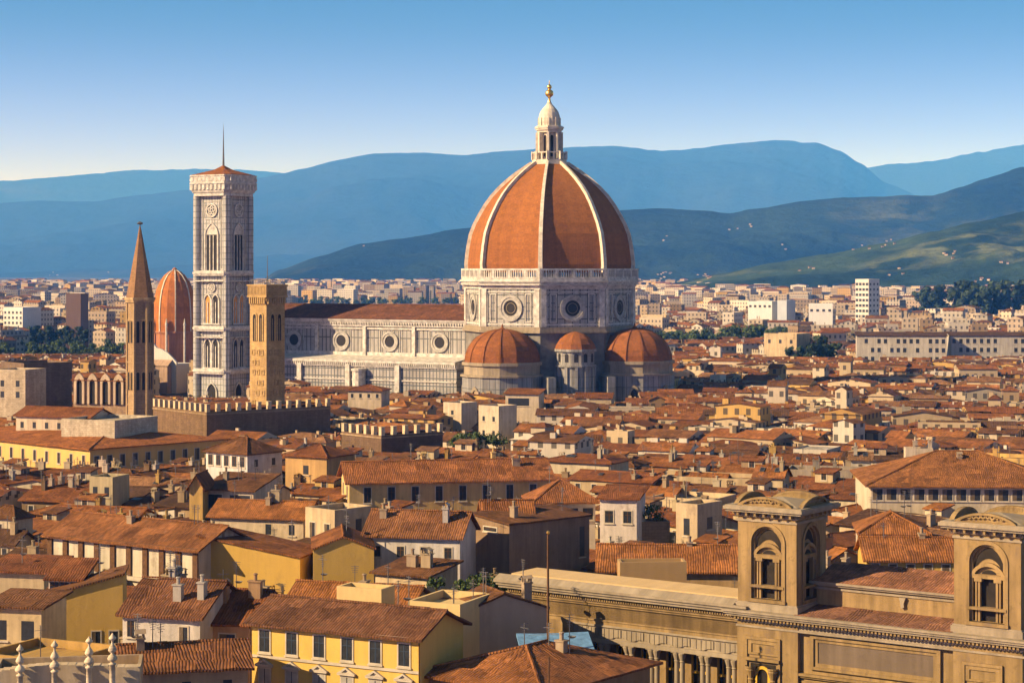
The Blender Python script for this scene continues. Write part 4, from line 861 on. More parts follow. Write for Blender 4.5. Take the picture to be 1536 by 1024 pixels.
def lib_tower(x0):
    t = thing('tower', None, None, (0, 0, 0)); t.parent = lib; t.location = (x0, 0, 0)
    zb, zt = 20.3, 29.9; ow, oh, zo = 3.5, 7.4, 21.6            # opening
    mb = MB(); c = TS/2; e0 = .75
    for (o, u, n) in (((c, 0, 0), (1, 0, 0), (0, -1, 0)), ((TS, c, 0), (0, 1, 0), (1, 0, 0)), ((c, TS, 0), (-1, 0, 0), (0, 1, 0)), ((0, c, 0), (0, -1, 0), (-1, 0, 0))):
        o, u, n = Vector(o), Vector(u), Vector(n); P = lambda a, z, k=0: o+u*a+Vector((0, 0, z))+n*k
        A = arch(ow, oh, False, 14, 0, zo)[1:]; A = A[0:]                      # right foot, arc, left end
        arc = arch(ow, oh, False, 14, 0, zo)[2:]
        mb.face([P(-c, zb), P(c, zb), P(c, zo), P(-c, zo)])
        mb.face([P(-c, zo), P(-ow/2, zo), P(-ow/2, arc[-1][1]), P(-c, arc[-1][1])]); mb.face([P(ow/2, zo), P(c, zo), P(c, arc[0][1]), P(ow/2, arc[0][1])])
        zs = arc[0][1]
        for (xa, za), (xb, zb_) in zip(arc, arc[1:]): mb.face([P(xa, za), P(xa, zt) if abs(xa) < c else P(c, zt), P(xb, zt), P(xb, zb_)])
        mb.face([P(ow/2, zs), P(c, zs), P(c, zt), P(ow/2, zt)]); mb.face([P(-c, zs), P(-ow/2, zs), P(-ow/2, zt), P(-c, zt)])
        full = arch(ow, oh, False, 14, 0, zo)                     # reveals
        for (xa, za), (xb, zb_) in zip(full, full[1:]+full[:1]): mb.face([P(xa, za), P(xb, zb_), P(xb, zb_, -e0), P(xa, za, -e0)])
    mb.build('tower_wall', L1, t)
    mb = MB(); mb.box(e0, TS-e0, e0, TS-e0, 20.4, 29.8); mb.build('dark_interior_box', M['pane_and_shade_d'], t)  # added dark box stands in for the unlit inside of the tower
    for (o, u, n) in (((c, 0, 0), (1, 0, 0), (0, -1, 0)), ((TS, c, 0), (0, 1, 0), (1, 0, 0)), ((0, c, 0), (0, -1, 0), (-1, 0, 0)), ((c, TS, 0), (-1, 0, 0), (0, 1, 0))):
        o, u, n = Vector(o), Vector(u), Vector(n); f = MB()
        f.frame(arch(ow+.7, oh+.4, False, 14, 0, zo-.05), arch(ow, oh, False, 14, 0, zo), o, u, Z3, n, .12)
        f.frame(arch(ow, oh, False, 14, 0, zo), arch(ow-.5, oh-.25, False, 14, 0, zo+.02), o-n*.55, u, Z3, n, .35)
        top = [q for q in arch(ow-.2, oh-.1, False, 14, 0, zo) if q[1] > 26.0]; f.solid([(ow/2-.1, 26.0)]+top+[(-ow/2+.1, 26.0)], o-n*.7, u, Z3, n, .2)   # tympanum with an eyebrow arch
        eb = lambda W_, H_, z: [(-W_, z), (W_, z)]+[(W_*math.cos(PI*k/12), z+H_*math.sin(PI*k/12)**1.4) for k in range(1, 12)]
        f.frame(eb(1.7, 1.25, 26.0), eb(1.3, .8, 26.08), o-n*.55, u, Z3, n, .42)
        f.solid([(-ow/2, 25.7), (ow/2, 25.7), (ow/2, 26.05), (-ow/2, 26.05)], o-n*.65, u, Z3, n, .5)
        f.solid([(-ow/2-.2, 22.75), (ow/2+.2, 22.75), (ow/2+.2, 23.0), (-ow/2-.2, 23.0)], o-n*.65, u, Z3, n, .85)
        f.solid([(-ow/2-.4, 21.25), (ow/2+.4, 21.25), (ow/2+.4, 21.6), (-ow/2-.4, 21.6)], o-n*.5, u, Z3, n, .75)
        for s in (-1, 1):
            for a_, b_ in ((.78, 1.0), (1.12, 1.26)): f.solid([(s*a_, 21.6), (s*b_, 21.6), (s*b_, 25.8), (s*a_, 25.8)], o-n*.62, u, Z3, n, .42)
            f.solid([(s*.6, 25.4), (s*1.35, 25.4), (s*1.35, 25.75), (s*.6, 25.75)], o-n*.64, u, Z3, n, .55)
        w = f.build('arched_window', L1, t); f = MB(); f.frame(eb(1.6, 2.35, 26.3), eb(1.35, 1.3, 26.3), o-n*.49, u, Z3, n, .03); f.solid(eb(.75, .42, 26.12), o-n*.49, u, Z3, n, .03); f.build('shadow_sheet', M['pane_and_shade_d'], w)  # thin dark sheets stand in for shade in the gaps around the eyebrow arch
    mb = MB()
    for a, z0, z1 in ((.12, 29.4, 29.65), (.25, 29.9, 30.15), (.95, 30.4, 30.62), (1.15, 30.62, 30.95), (1.0, 30.95, 31.05)): mb.box(-a, TS+a, -a, TS+a, z0, z1)
    mb.box(-.15, TS+.15, -.15, TS+.15, 30.15, 30.4)
    cor = mb.build('tower_cornice', M['grey'], t)
    mb = MB()
    for i in range(7):
        for s in (0, 1):
            q = .35+i*(TS-.7)/6; mb.rbox(q, (TS+.4) if s else -.4, .24, .75, 30.02, 30.4, 0); mb.rbox((TS+.4) if s else -.4, q, .75, .24, 30.02, 30.4, 0)
    mb.build('brackets', L1, cor)
    for (o, u, n) in (((c, -.6, 31.04), (1, 0, 0), (0, -1, 0)), ((TS+.6, c, 31.04), (0, 1, 0), (1, 0, 0)), ((-.6, c, 31.04), (0, -1, 0), (-1, 0, 0)), ((c, TS+.6, 31.04), (-1, 0, 0), (0, 1, 0))):
        n = Vector(n); o = Vector(o)-n*.5; seg = lambda W_, H_, z: [(-W_, z), (W_, z)]+[(W_*math.cos(PI*k/14), z+H_*math.sin(PI*k/14)**1.5) for k in range(1, 14)]
        f = MB(); f.frame(seg(3.1, .98, 0), seg(2.5, .66, .1), o, u, Z3, n, .5); f.solid(seg(2.5, .66, .1), o, u, Z3, n, .2); f.solid(seg(3.1, .98, 0), o, u, Z3, n, .02)
        rr = random.Random(5)
        for k in range(8):
            a = -1.6+k*.46; r_ = rr.uniform(.16, .3); f.frame([(a+r_*math.cos(b*PI/4), .5+r_*math.sin(b*PI/4)+.1*(2-abs(a))) for b in range(8)], [(a+r_*.4*math.cos(b*PI/4), .5+r_*.4*math.sin(b*PI/4)+.1*(2-abs(a))) for b in range(8)], o, u, Z3, Vector(n), .4)
        f.build('curved_pediment', L1, t)
    mb = MB(); mb.face([(-.3, -.3, 31.1), (TS+.3, -.3, 31.1), (c, c, 31.75)]); mb.face([(TS+.3, -.3, 31.1), (TS+.3, TS+.3, 31.1), (c, c, 31.75)]); mb.face([(TS+.3, TS+.3, 31.1), (-.3, TS+.3, 31.1), (c, c, 31.75)]); mb.face([(-.3, TS+.3, 31.1), (-.3, -.3, 31.1), (c, c, 31.75)])
    mb.build('tower_roof', M['grey'], t)
    mb = MB(); mb.box(-.25, TS+.25, -.25, TS+.25, 20.4, 21.05); mb.box(-.12, TS+.12, -.12, TS+.12, 21.05, 21.2); mb.build('tower_plinth', M['grey'], t)
    # pier below
    mb = MB(); mb.box(-.1, TS+.15, 0, TS, 0, 19.2); mb.build('pier', L1, t)
    f = MB(); q = lambda a, z0, z1, x=2.9: [(x-a, z0), (x+a, z0), (x+a, z1), (x-a, z1)]
    f.frame(q(2.0, 6, 17.7), q(1.75, 6.2, 17.4), (0, 0, 0), X1, Z3, N1, .22); f.frame(q(1.75, 15.9, 17.4), q(1.3, 16.1, 17.0), (0, 0, 0), X1, Z3, N1, .12)
    f.solid(q(1.95, 15.3, 15.6), (0, 0, 0), X1, Z3, N1, .4); f.build('panel_frame', L1, t)
    f = MB(); f.solid(q(1.45, 6.2, 15.0), (0, 0, 0), X1, Z3, N1, .02); f.build('window_pane', M['pane_and_shade_d'], t)
    for s in (-1, 1):
        k = MB(); k.lathe([(.3, 8), (.3, 13.3), (.36, 13.4), (.28, 13.55), (.42, 14.0), (.55, 14.35), (.5, 14.5), (.6, 14.55), (.6, 14.75)], 12, 2.9+s*1.25, -.3); k.build('column', L1, t)
    f = MB(); f.frame(arch(1.7, 2.3, False, 10, 2.9, 12.5), arch(1.2, 2.0, False, 10, 2.9, 12.5), (0, 0, 0), X1, Z3, N1, .2); f.solid([(2.2, 12.3), (3.6, 12.3), (3.6, 12.5), (2.2, 12.5)], (0, 0, 0), X1, Z3, N1, .2); f.build('inner_frame', M['yellow'], t)
    return t
M['pane_and_shade_d'] = mat_plain('dark_glass_and_shade', (.024, .018, .012), .6, .15, var=.5, sc=.8); M['panel'] = mat_wall('stained_stone_panel', 'const', (.15, .11, .075), dirt=1.)  # centre panel colour darkened to carry the shade of the cornice above
lib_tower(0); T2 = 23.4; lib_tower(T2)
# wing to the left, columns and yellow frames
WL = -29.0
mb = MB(); mb.box(WL, -.1, 2.6, 6.2, 0, 20.2); mb.build('wing_wall', L1, lib)
mb = MB(); cornice(mb, WL, -.1, .55, 0, [(.05, 16.9, 17.3), (.15, 17.3, 17.45), (-.1, 17.45, 18.9), (.12, 18.9, 19.15), (.3, 19.15, 19.45), (.12, 19.45, 19.9)]); mb.box(WL, -.1, .65, 2.6, 17.3, 20); mb.build('entablature', L1, lib)
mb = MB(); cornice(mb, WL, 0, .55, 0, [(.9, 19.9, 20.2), (1.1, 20.2, 20.5), (1.3, 20.5, 20.75)]); mb.prism([(WL-1.2, -.7), (0, -.7), (0, 2.6), (WL-1.2, 2.6)], 20.75, 20.78, 0, None)
mb.face([(WL-1.3, -.75, 20.76), (-.2, -.75, 20.76), (-.2, .4, 21.3), (WL-1.3, .4, 21.3)]); mb.build('wing_cornice', M['grey'], lib)
mb = MB()
for i in range(96): mb.rbox(WL+.2+i*.3, .3, .16, .6, 19.45, 19.75, 0)
mb.build('dentils', L1, lib)
mb = MB(); mb.box(WL, -.1, .9, 6.0, 20.7, 21.35); mb.build('wing_roof', M['sand'] if 'sand' in M else M['clean'], lib, (.55, .38, .18))
mb = MB(); mb.box(WL, -20.5, .5, 2.6, 0, 16.9); mb.build('corner_pilaster', L1, lib)
mb = MB(); mb.box(-20.5, -.1, .35, 1.2, 15.0, 15.45); mb.box(-20.5, -.1, .6, 1.2, 15.45, 16.7); mb.box(-20.5, -.1, .4, 1.2, 16.7, 16.9); mb.build('frieze', M['grey'], lib)
for i in range(7):                                            # draped panels of the frieze
    x = -19.9+i*2.83; f = MB(); rr = random.Random(i)
    for k in range(9):
        a = x+k*.29; f.solid([(a, 15.62+.14*math.cos(k*.8)), (a+.27, 15.62+.14*math.cos(k*.8+.8)), (a+.27, 16.55), (a, 16.55)], (0, .6, 0), X1, Z3, N1, .10+.06*(k % 2))
    f.build('frieze_panel', M['grey'], lib)
for i in range(7):
    for s in (-.33, .33):
        x = -19.8+i*3.1+s; k = MB(); k.lathe([(.27, 6), (.27, 10), (.24, 13.9), (.3, 13.98), (.25, 14.1), (.38, 14.55), (.46, 14.8), (.44, 14.9)], 12, x, .85); k.rbox(x, .85, .95, .95, 14.9, 15.02, 0); k.build('column', M['grey'], lib)
for i in range(6):
    x = -18.25+i*3.1; f = MB(); q = lambda a, z0, z1: [(x-a, z0), (x+a, z0), (x+a, z1), (x-a, z1)]
    f.frame(q(1.0, 6, 14.9), q(.82, 6.1, 14.7), (0, 2.6, 0), X1, Z3, N1, .25); f.solid(q(1.0, 12.6, 12.85), (0, 2.6, 0), X1, Z3, N1, .28)
    for a in (-.35, .35): f.solid([(x+a-.05, 12.85), (x+a+.05, 12.85), (x+a+.05, 14.8), (x+a-.05, 14.8)], (0, 2.6, 0), X1, Z3, N1, .2)
    f.solid([(x-.06, 6), (x+.06, 6), (x+.06, 12.6), (x-.06, 12.6)], (0, 2.6, 0), X1, Z3, N1, .22)
    w = f.build('window', M['yellow'], lib); p = MB(); p.solid(q(.85, 6.1, 14.75), (0, 2.6, 0), X1, Z3, N1, .03); p.build('pane', M['pane_and_shade_d'], w)
# centre block between and under the towers
C0, C1 = TS+.15, T2-.1
mb = MB(); mb.box(C0, C1, .9, 16, 0, 19.2); mb.build('centre_wall', L1, lib)
mb = MB(); cornice(mb, -.1, T2+TS+.3, 0, 0, [(.1, 18.6, 18.8), (.2, 19.2, 19.4), (.85, 19.75, 19.98), (1.05, 19.98, 20.2), (1.2, 20.2, 20.4)]); mb.box(-.1, T2+TS+.3, -.15, 1, 19.4, 19.75); mb.box(C0, C1, .1, 1, 18.8, 19.2); mb.build('main_cornice', M['grey'], lib)
mb = MB()
for i in range(76): mb.rbox(0+i*.4, -.45, .22, .5, 19.45, 19.72, 0)
mb.build('dentils', L1, lib)
mb = MB(); mb.box(C0, C1, .55, .9, 13.6, 18.8); mb.build('panel_field', L1, lib)
f = MB(); r = lambda a0, a1, z0, z1: [(a0, z0), (a1, z0), (a1, z1), (a0, z1)]
f.frame(r(C0+1.2, C1-1.4, 15.0, 18.4), r(C0+1.6, C1-1.8, 15.3, 18.1), (0, .55, 0), X1, Z3, N1, .3); f.frame(r(C0+1.6, C1-1.8, 15.3, 18.1), r(C0+2.0, C1-2.2, 15.65, 17.75), (0, .55, 0), X1, Z3, N1, .12); f.build('panel_moulding', L1, lib)
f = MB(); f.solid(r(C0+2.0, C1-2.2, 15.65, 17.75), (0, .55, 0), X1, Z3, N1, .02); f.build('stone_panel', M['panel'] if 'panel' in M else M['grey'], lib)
mb = MB(); cornice(mb, C0+.2, C1-.2, .5, 0, [(.25, 14.05, 14.25), (.45, 14.25, 14.5), (.15, 13.5, 13.75)]); mb.build('lower_cornice', L1, lib)
f = MB(); rr = random.Random(11)
for k in range(46):
    x = C0+1.4+(k*.29) % 13+rr.uniform(-.1, .1); z = 12.7+rr.uniform(-.45, .45); a = rr.uniform(.12, .34)
    if (x-C0) % 4.3 < 2.6: f.frame([(x+a*math.cos(b*PI/3), z+a*math.sin(b*PI/3)*.8) for b in range(6)], [(x+a*.35*math.cos(b*PI/3), z+a*.35*math.sin(b*PI/3)*.8) for b in range(6)], (0, .9, 0), X1, Z3, N1, rr.uniform(.1, .3))
f.build('carved_relief', M['grey'], lib)
mb = MB(); slope(mb, (C0-.2, -.6, 20.42), (C1+.1, -.6, 20.42), (C1+.1, 4.2, 20.9), (C0-.2, 4.2, 20.9), .03); mb.build('lean_to_roof', M['roof'], lib, (.19, .09, .05))
mb = MB(); mb.box(C0, C1, 4.2, 15, 19, 22.9); mb.build('attic_wall', L1, lib)
mb = MB(); cornice(mb, C0, C1, 4.2, 0, [(.15, 22.5, 22.7), (.4, 22.9, 23.1), (.6, 23.1, 23.3)]); mb.build('attic_cornice', M['grey'], lib)
mb = MB(); slope(mb, (C0-.4, 3.8, 23.32), (C1+.4, 3.8, 23.32), (C1+.4, 9.5, 24.6), (C0-.4, 9.5, 24.6), .03); mb.build('attic_roof', M['roof'], lib, (.24, .105, .05))
mb = MB(); mb.solid([(C0+9.2, 22.45), (C0+9.9, 22.45), (C0+9.7, 21.9), (C0+9.75, 21.5), (C0+9.4, 21.4), (C0+9.35, 21.9)], (0, 4.2, 0), X1, Z3, N1, .35); mb.build('attic_bracket', M['grey'], lib)
# ------------------------------------------------------------------ flagpole, finials on the curved wall
p = px2(822, 0, 196); z = zat(797, 196); fp = thing('flagpole', 'tall thin brown flagpole standing in front of the stone wing', 'flagpole', (p.x, 196, 0), 0)
mb = MB(); mb.lathe([(.16, 0), (.14, 14), (.10, z-.3), (.02, z-.28)], 8); mb.build('pole', M['wood'], fp)
mb = MB(); mb.lathe([(.02, z-.3), (.17, z-.15), (.17, z), (.02, z+.12)], 8); mb.build('knob', M['gold'], fp); foot(p.x, 196, 1, 1)
p = px2(822, 0, 176); fp = thing('flagpole', 'shorter thin pole rising from the hipped roof at the bottom centre', 'pole', (p.x, 172, 0), 0)
mb = MB(); mb.lathe([(.09, 0), (.08, zat(985, 172)), (.01, zat(984, 172))], 6); mb.build('pole', M['wood'], fp)
wl = thing('parapet_wall', 'long weathered cream parapet wall with carved finials at the bottom left corner', 'wall', (px2(70, 0, 150).x, 150, 0), math.radians(6)); foot(px2(70, 0, 150).x, 150, 9, 3)
zt = zat(1012, 150); mb = MB()
for i in range(24):
    a = -7.5+i*.6; b = a+.6; k = lambda x: zt+.5*math.sin((x+7.5)/14.4*PI)**2+.035*(x+7)
    mb.prism([(a, 0), (b, 0), (b, 1.2), (a, 1.2)], 0, k(a))
mb.build('wall', M['wall'], wl, (.47, .36, .22))
house('house', 'low blank tan house with a flat roof behind the carved finials', 'house', px2(100, 0, 165).x, 165, .15, 12, 6, zat(1004, 165)-.8, 'flat', .5, (.40, .29, .17), 'brown', []); foot(px2(100, 0, 165).x, 168, 7, 4, .12)
UM = None
for i, (px, dz, lab) in enumerate(((28, -.5, 'leftmost'), (80, 0, 'second from left'), (132, .5, 'third from left'), (167, .9, 'rightmost'))):
    pf = [(.32, -2.2), (.32, 0), (.42, .02), (.42, .15), (.22, .2), (.2, .32), (.5, .5), (.56, .68), (.4, .95), (.2, 1.1), (.17, 1.2), (.42, 1.38), (.48, 1.55), (.34, 1.85), (.15, 2.1), (.11, 2.35), (.2, 2.5), (.38, 2.62), (.4, 2.75), (.22, 2.95), (.05, 3.2), (0, 3.22)]
    X = px2(px, 0, 149).x
    o = bpy.data.objects.new('stone_finial', UM) if UM else None
    if not UM:
        m = MB(); m.lathe(pf, 18); o = merge_smooth(m.build('stone_finial', M['finial'])); UM = o.data
        o.data.polygons.foreach_set('use_smooth', [True]*len(o.data.polygons))
    else: COL.objects.link(o)
    o.scale = (.68, .68, .74); o.location = (X, 149.4, zt+.35+dz*.6)
    tag(o, f'cream double-urn stone finial on the parapet wall, {lab} of the four', 'finial', 'stone finials on the parapet')
# ------------------------------------------------------------------ the filling town
RF = random.Random(21)
def in_foot(x, y, pad):
    for cx, cy, hx, hy, rot in FOOT:
        dx, dy = x-cx, y-cy; c, s = math.cos(-rot), math.sin(-rot)
        if abs(dx*c-dy*s) < hx+pad and abs(dx*s+dy*c) < hy+pad: return True
    return False
def zmax(x, y, rad):                                          # highest allowed ridge so that the kept things stay in view
    Yn = y+rad*.9; a, b = 768+(x-rad)*F/y, 768+(x+rad)*F/y; z = 99
    for p0, q0, p1, q1, Y in KEEP:
        if Y > y-rad*.3 and b > p0+3 and a < p1-3: z = min(z, zat(q1+2, Yn))
    return z
# tree belts (px0, px1, py of the tree tops, Y, depth, n, height)
BELTS = [(-10, 190, 512, 1180, 120, 26, 9, 'leaf', 'green trees along the gardens left of the slender spire'), (45, 130, 492, 1350, 60, 12, 14, 'pine', 'dark tree clump before the dark brown far block'),
         (985, 1075, 492, 1300, 70, 12, 9, 'leaf', 'green trees just right of the great drum'), (1092, 1180, 482, 1250, 60, 13, 12, 'leaf', 'green trees left of the long white buildings'),
         (1170, 1245, 512, 930, 40, 10, 9, 'pine', 'dark trees beside the cream stepped block'), (1428, 1560, 425, 1750, 60, 16, 22, 'pine', 'tall dark trees at the right edge below the hills'),
         (1375, 1420, 433, 1900, 50, 5, 10, 'pine', 'small dark grove left of the tall dark trees'), (440, 690, 444, 2900, 260, 26, 13, 'leaf', 'bluish green trees on the plain behind the nave roof')]
for p0, p1, py, Y, dp, n, h, k, lab in BELTS:
    x0, x1 = px2(p0, 0, Y).x, px2(p1, 0, Y).x; foot((x0+x1)/2, Y+dp/2, (x1-x0)/2+4, dp/2+4); keep(p0, p1, py+h*.7*F/Y, Y)
cand = []
y = 168.0
while y < 905:
    st = 9.3 if y < 420 else 9.6
    x = -(.256*y+26); 
    while x < .256*y+26:
        px_, py_ = x+RF.uniform(-3, 3), y+RF.uniform(-3, 3)
        nz = mnoise.noise(Vector((px_/85, py_/85, 3.1))); yaw = math.radians(-24+nz*38)
        if RF.random() < .18: yaw += PI/2*RF.choice((-1, 1))
        if RF.random() < .12: yaw += RF.uniform(-.3, .3)
        w, d = RF.uniform(8.5, 17), RF.uniform(7, 10.5)
        if RF.random() < .12: w *= 1.3
        rad = .5*max(w, d)
        ze = RF.gauss(14.2, 1.15)+(RF.uniform(1, 2.6) if RF.random() < .09 else 0)+(max(0, 300-py_)/300)*5+mnoise.noise(Vector((px_/60, py_/60, 9)))*1.8
        if RF.random() < .04: ze += RF.uniform(2, 5); w, d = RF.uniform(3.5, 6), RF.uniform(3.5, 5.5)
        rise = RF.uniform(.9, 1.7); kind = RF.choices(('gx', 'gy', 'hip', 'shed', 'flat'), (44, 14, 22, 10, 10))[0]
        if kind == 'flat': rise = .8
        if kind == 'gy': rise *= .8
        x += st*RF.uniform(.9, 1.35)
        if in_foot(px_, py_, rad*.55): continue
        zm = zmax(px_, py_, rad*.8)
        if ze+rise > zm: ze = zm-rise-RF.uniform(0, 1.2)
        if ze < 5: continue
        cand.append((px_, py_, yaw, w, d, ze, rise, kind))
    y += st*.92
# rank by how large they show; the largest are things, the rest one mass
def in_view(c):
    p = proj((c[0], c[1], c[5]+c[6])); return -25 < p[0] < 1560 and p[1] < 1022
seen = [c for c in cand if in_view(c)]
seen.sort(key=lambda c: c[1])
NEAR = 285
near, rest = seen[:NEAR], seen[NEAR:]
rest += [c for c in cand if not in_view(c) and abs(c[0]) < .34*c[1]]
def pick_wall(r): return r.choices(('cream', 'pale', 'white', 'yellow', 'ochre', 'tan', 'brown', 'grey', 'pink'), (30, 26, 14, 7, 4, 12, 5, 3, 0))[0]
def pick_roof(r): return r.choices(('terracotta', 'brown', 'rust', 'orange', 'dark', 'pale'), (26, 22, 22, 13, 9, 8))[0]
LM = [(70, 640, 'beside the long yellow palace'), (250, 660, 'below the dark crenellated palace'), (400, 640, 'below the ochre square tower'), (120, 740, 'below the long yellow palace'), (345, 690, 'by the white loggia house'),
      (180, 810, 'behind the timber-post house'), (60, 900, 'at the lower left edge'), (240, 930, 'left of the bright yellow house'), (430, 860, 'below the ochre yellow walls'), (640, 860, 'below the white-grey house'),
      (560, 680, 'behind the long orange house'), (700, 650, 'below the left apse'), (860, 640, 'below the little exedra'), (960, 630, 'below the right apse'), (620, 780, 'before the long orange house'), (880, 720, 'beside the white hipped house'),
      (960, 800, 'right of the blank brown wall'), (1060, 700, 'right of the picture centre'), (1060, 620, 'right of the cathedral'), (1180, 720, 'behind the left stucco tower'), (1180, 650, 'above the left stucco tower'), (1330, 790, 'between the two stucco towers'),
      (1450, 640, 'above the huge ribbed roof'), (1330, 640, 'left of the ribbed roof'), (1480, 770, 'below the huge ribbed roof'), (450, 730, 'left of the long orange house'), (780, 930, 'by the flagpole'), (560, 940, 'behind the bright yellow house')]
def tint(c, a, b): k = RF.uniform(a, b); return tuple(q*k*RF.uniform(.97, 1.03) for q in c)
KN = dict(gx='gabled', gy='front-gabled', hip='hipped', shed='lean-to', flat='flat')
m = MB(); m.box(-.45, .45, -.6, .6, 0, .09); m.box(-.36, .36, -.5, .5, .09, .1, 1); t_ = m.build('skylight', [M['metal'], M['pane']]); SKY_M = t_.data; bpy.data.objects.remove(t_)
m = MB(); m.rbox(0, 0, .09, .09, -8, 0, 0); t_ = m.build('drainpipe', M['wood']); PIPE = t_.data; bpy.data.objects.remove(t_)
ANT = []
for v in range(3):
    m = MB(); hh = 2.2+v*.5; m.rbox(0, 0, .07, .07, -.5, hh, 0)
    for q in range(4+v): m.box(-.45+q*.05, .45-q*.05, -.02, .02, hh-.12-q*.22, hh-.08-q*.22)
    m.box(-.02, .02, -.6, .6, hh-.5, hh-.46)
    if v == 2: m.lathe([(0, .9), (.25, .95), (.42, 1.1)], 10, .25, 0)
    t_ = m.build('antenna', M['metal']); ANT.append(t_.data); bpy.data.objects.remove(t_)
built = []
for o in [o for o in bpy.data.objects if o.type == 'EMPTY' and 'ze' in o.keys() and o.get('category') == 'house' and o.location.y < 345]:
    w, d, ze = aux(o); top = max((v.co.z for c in o.children if c.name.startswith('roof') for v in c.data.vertices), default=ze)
    for _ in range(RF.choice((1, 1, 2, 3))): reuse(RF.choice(ANT), 'antenna', o, (RF.uniform(-.42, .42)*w, d*RF.uniform(.42, .58), top-.5), RF.uniform(0, 3))
    if RF.random() < .6 and w > 6: chimney(o, RF.uniform(-.4, .4)*w, d*RF.uniform(.3, .7), ze+(top-ze)*.55, 0, RF.randrange(6), (.30, .22, .14))
for (x, y, yaw, w, d, ze, rise, kind) in near:
    wc, rc = pick_wall(RF), pick_roof(RF); wc = 'cream' if wc == 'pink' and kind == 'flat' else wc; win = []; big = y < 520
    if big:
        stl = lambda: RF.choices(('bars', 'open', 'shut', 'half', 'dark'), (30, 14, 26, 20, 10))[0]
        n = max(1, int(w/RF.uniform(2.7, 3.6))); s = stl(); ww, hh = RF.uniform(.8, 1.1), RF.uniform(1.3, 1.8)
        f0, f1 = (0, 1) if RF.random() < .6 else sorted((RF.random()*.5, .5+RF.random()*.5))
        if RF.random() < .85: win.append(('f', max(1, int(n*(f1-f0))), ww, hh, RF.uniform(1.5, 2.1), s, f0, f1))
        if RF.random() < .7: win.append(('f', n, ww, hh, RF.uniform(4.6, 5.2), s))
        for sd_ in ('r', 'l'):
            if RF.random() < .6: win.append((sd_, RF.randint(1, 2), ww, hh, RF.uniform(1.7, 2.6), stl()))
    elif RF.random() < .8:
        win.append(('f', max(1, int(w/4)), 1.0, 1.6, 1.9, 'dark'))
    ch = [(RF.uniform(-.42, .42), RF.uniform(.25, .75)) for _ in range(RF.choices((0, 1, 2, 3), (38, 40, 18, 4))[0])]
    o = house('house', '', 'house', x, y, yaw, w, d, ze, kind, rise, tint(WALLC[wc], .85, 1.12), tint(ROOFC[rc], .8, 1.2), win, ch, 'tiled houses of the old town',
              ov=RF.uniform(.35, .7), jit=.07 if y < 330 else .09, step=1.5 if y < 320 else 2.6)
    ex = ''
    if kind != 'flat' and RF.random() < .3 and w > 7.5:             # roof terrace box with an opening
        bw, bd, bh = RF.uniform(2.6, 4.2), RF.uniform(2.4, 3.6), RF.uniform(1.8, 2.6); bx_, by_ = RF.uniform(-.3, .3)*w, d*RF.uniform(.4, .65)
        mb = MB(); z0 = ze+.2; z1 = ze+rise+bh*.55; mb.box(bx_-bw/2, bx_+bw/2, by_-bd/2, by_+bd/2, z0, z1); t = mb.build('roof_room', M['wall'], o, tint(WALLC[pick_wall(RF)], .9, 1.1))
        mb = MB(); slope(mb, (bx_-bw/2-.3, by_-bd/2-.35, z1+.05), (bx_+bw/2+.3, by_-bd/2-.35, z1+.05), (bx_+bw/2+.3, by_+bd/2+.3, z1+.6), (bx_-bw/2-.3, by_+bd/2+.3, z1+.6), .04); mb.build('roof_room_roof', M['roof'], t, ROOFC[pick_roof(RF)])
        reuse(window_mesh(1.0, 1.2, 'bars'), 'window', t, (bx_, by_-bd/2, z1-.8)); ex = ' and a roof room'
    if big and kind != 'flat':
        k2 = rise/(d/2) if kind in ('gx', 'hip') else (rise/d if kind == 'shed' else 0)
        for _ in range(RF.choice((0, 0, 1, 2))):
            if k2: reuse(SKY_M, 'skylight', o, (RF.uniform(-.3, .3)*w, d*.27, ze+d*.27*k2+.2)).rotation_euler = (math.atan(k2), 0, 0)
    if big:
        for _ in range(RF.choice((0, 1, 1, 2, 3))): reuse(RF.choice(ANT), 'antenna', o, (RF.uniform(-.4, .4)*w, d*RF.uniform(.35, .6), ze+rise*.6), RF.uniform(0, 3))
        if RF.random() < .5: reuse(PIPE, 'drainpipe', o, (RF.choice((-1, 1))*(w/2-.25), -.09, ze-.15))
    p = proj((x, y, ze)); L = min(LM, key=lambda l: (l[0]-p[0])**2+((l[1]-p[1])*1.6)**2)
    wn_ = dict(pink='pinkish', grey='greyish', white='whitish').get(wc, wc)
    rn = f'{rc} {KN[kind]} roof' if kind != 'flat' else 'flat parapet roof'
    built.append((o, (wn_, rn, ex, L[2]), p[0], p[1]))
cnt = {}
for b in built: cnt.setdefault(b[1], []).append(b)
ORD = ['leftmost', 'second from left', 'third from left', 'fourth from left', 'fifth from left', 'sixth from left', 'seventh from left']
for k, l in cnt.items():
    l.sort(key=lambda b: b[2]); wn_, rn, ex, ph = k
    for i, b in enumerate(l):
        pre = '' if len(l) == 1 else (', '+(ORD[i] if i < len(l)-1 else 'rightmost')+' such')
        b[0]['label'] = f"{wn_} house, {rn.replace(' roof', '') if ex else rn}{ex.replace(' a ', ' ')}, {ph}{pre}"
for o in bpy.data.objects:
    for k in ('w', 'd', 'ze'):
        if k in o.keys(): del o[k]
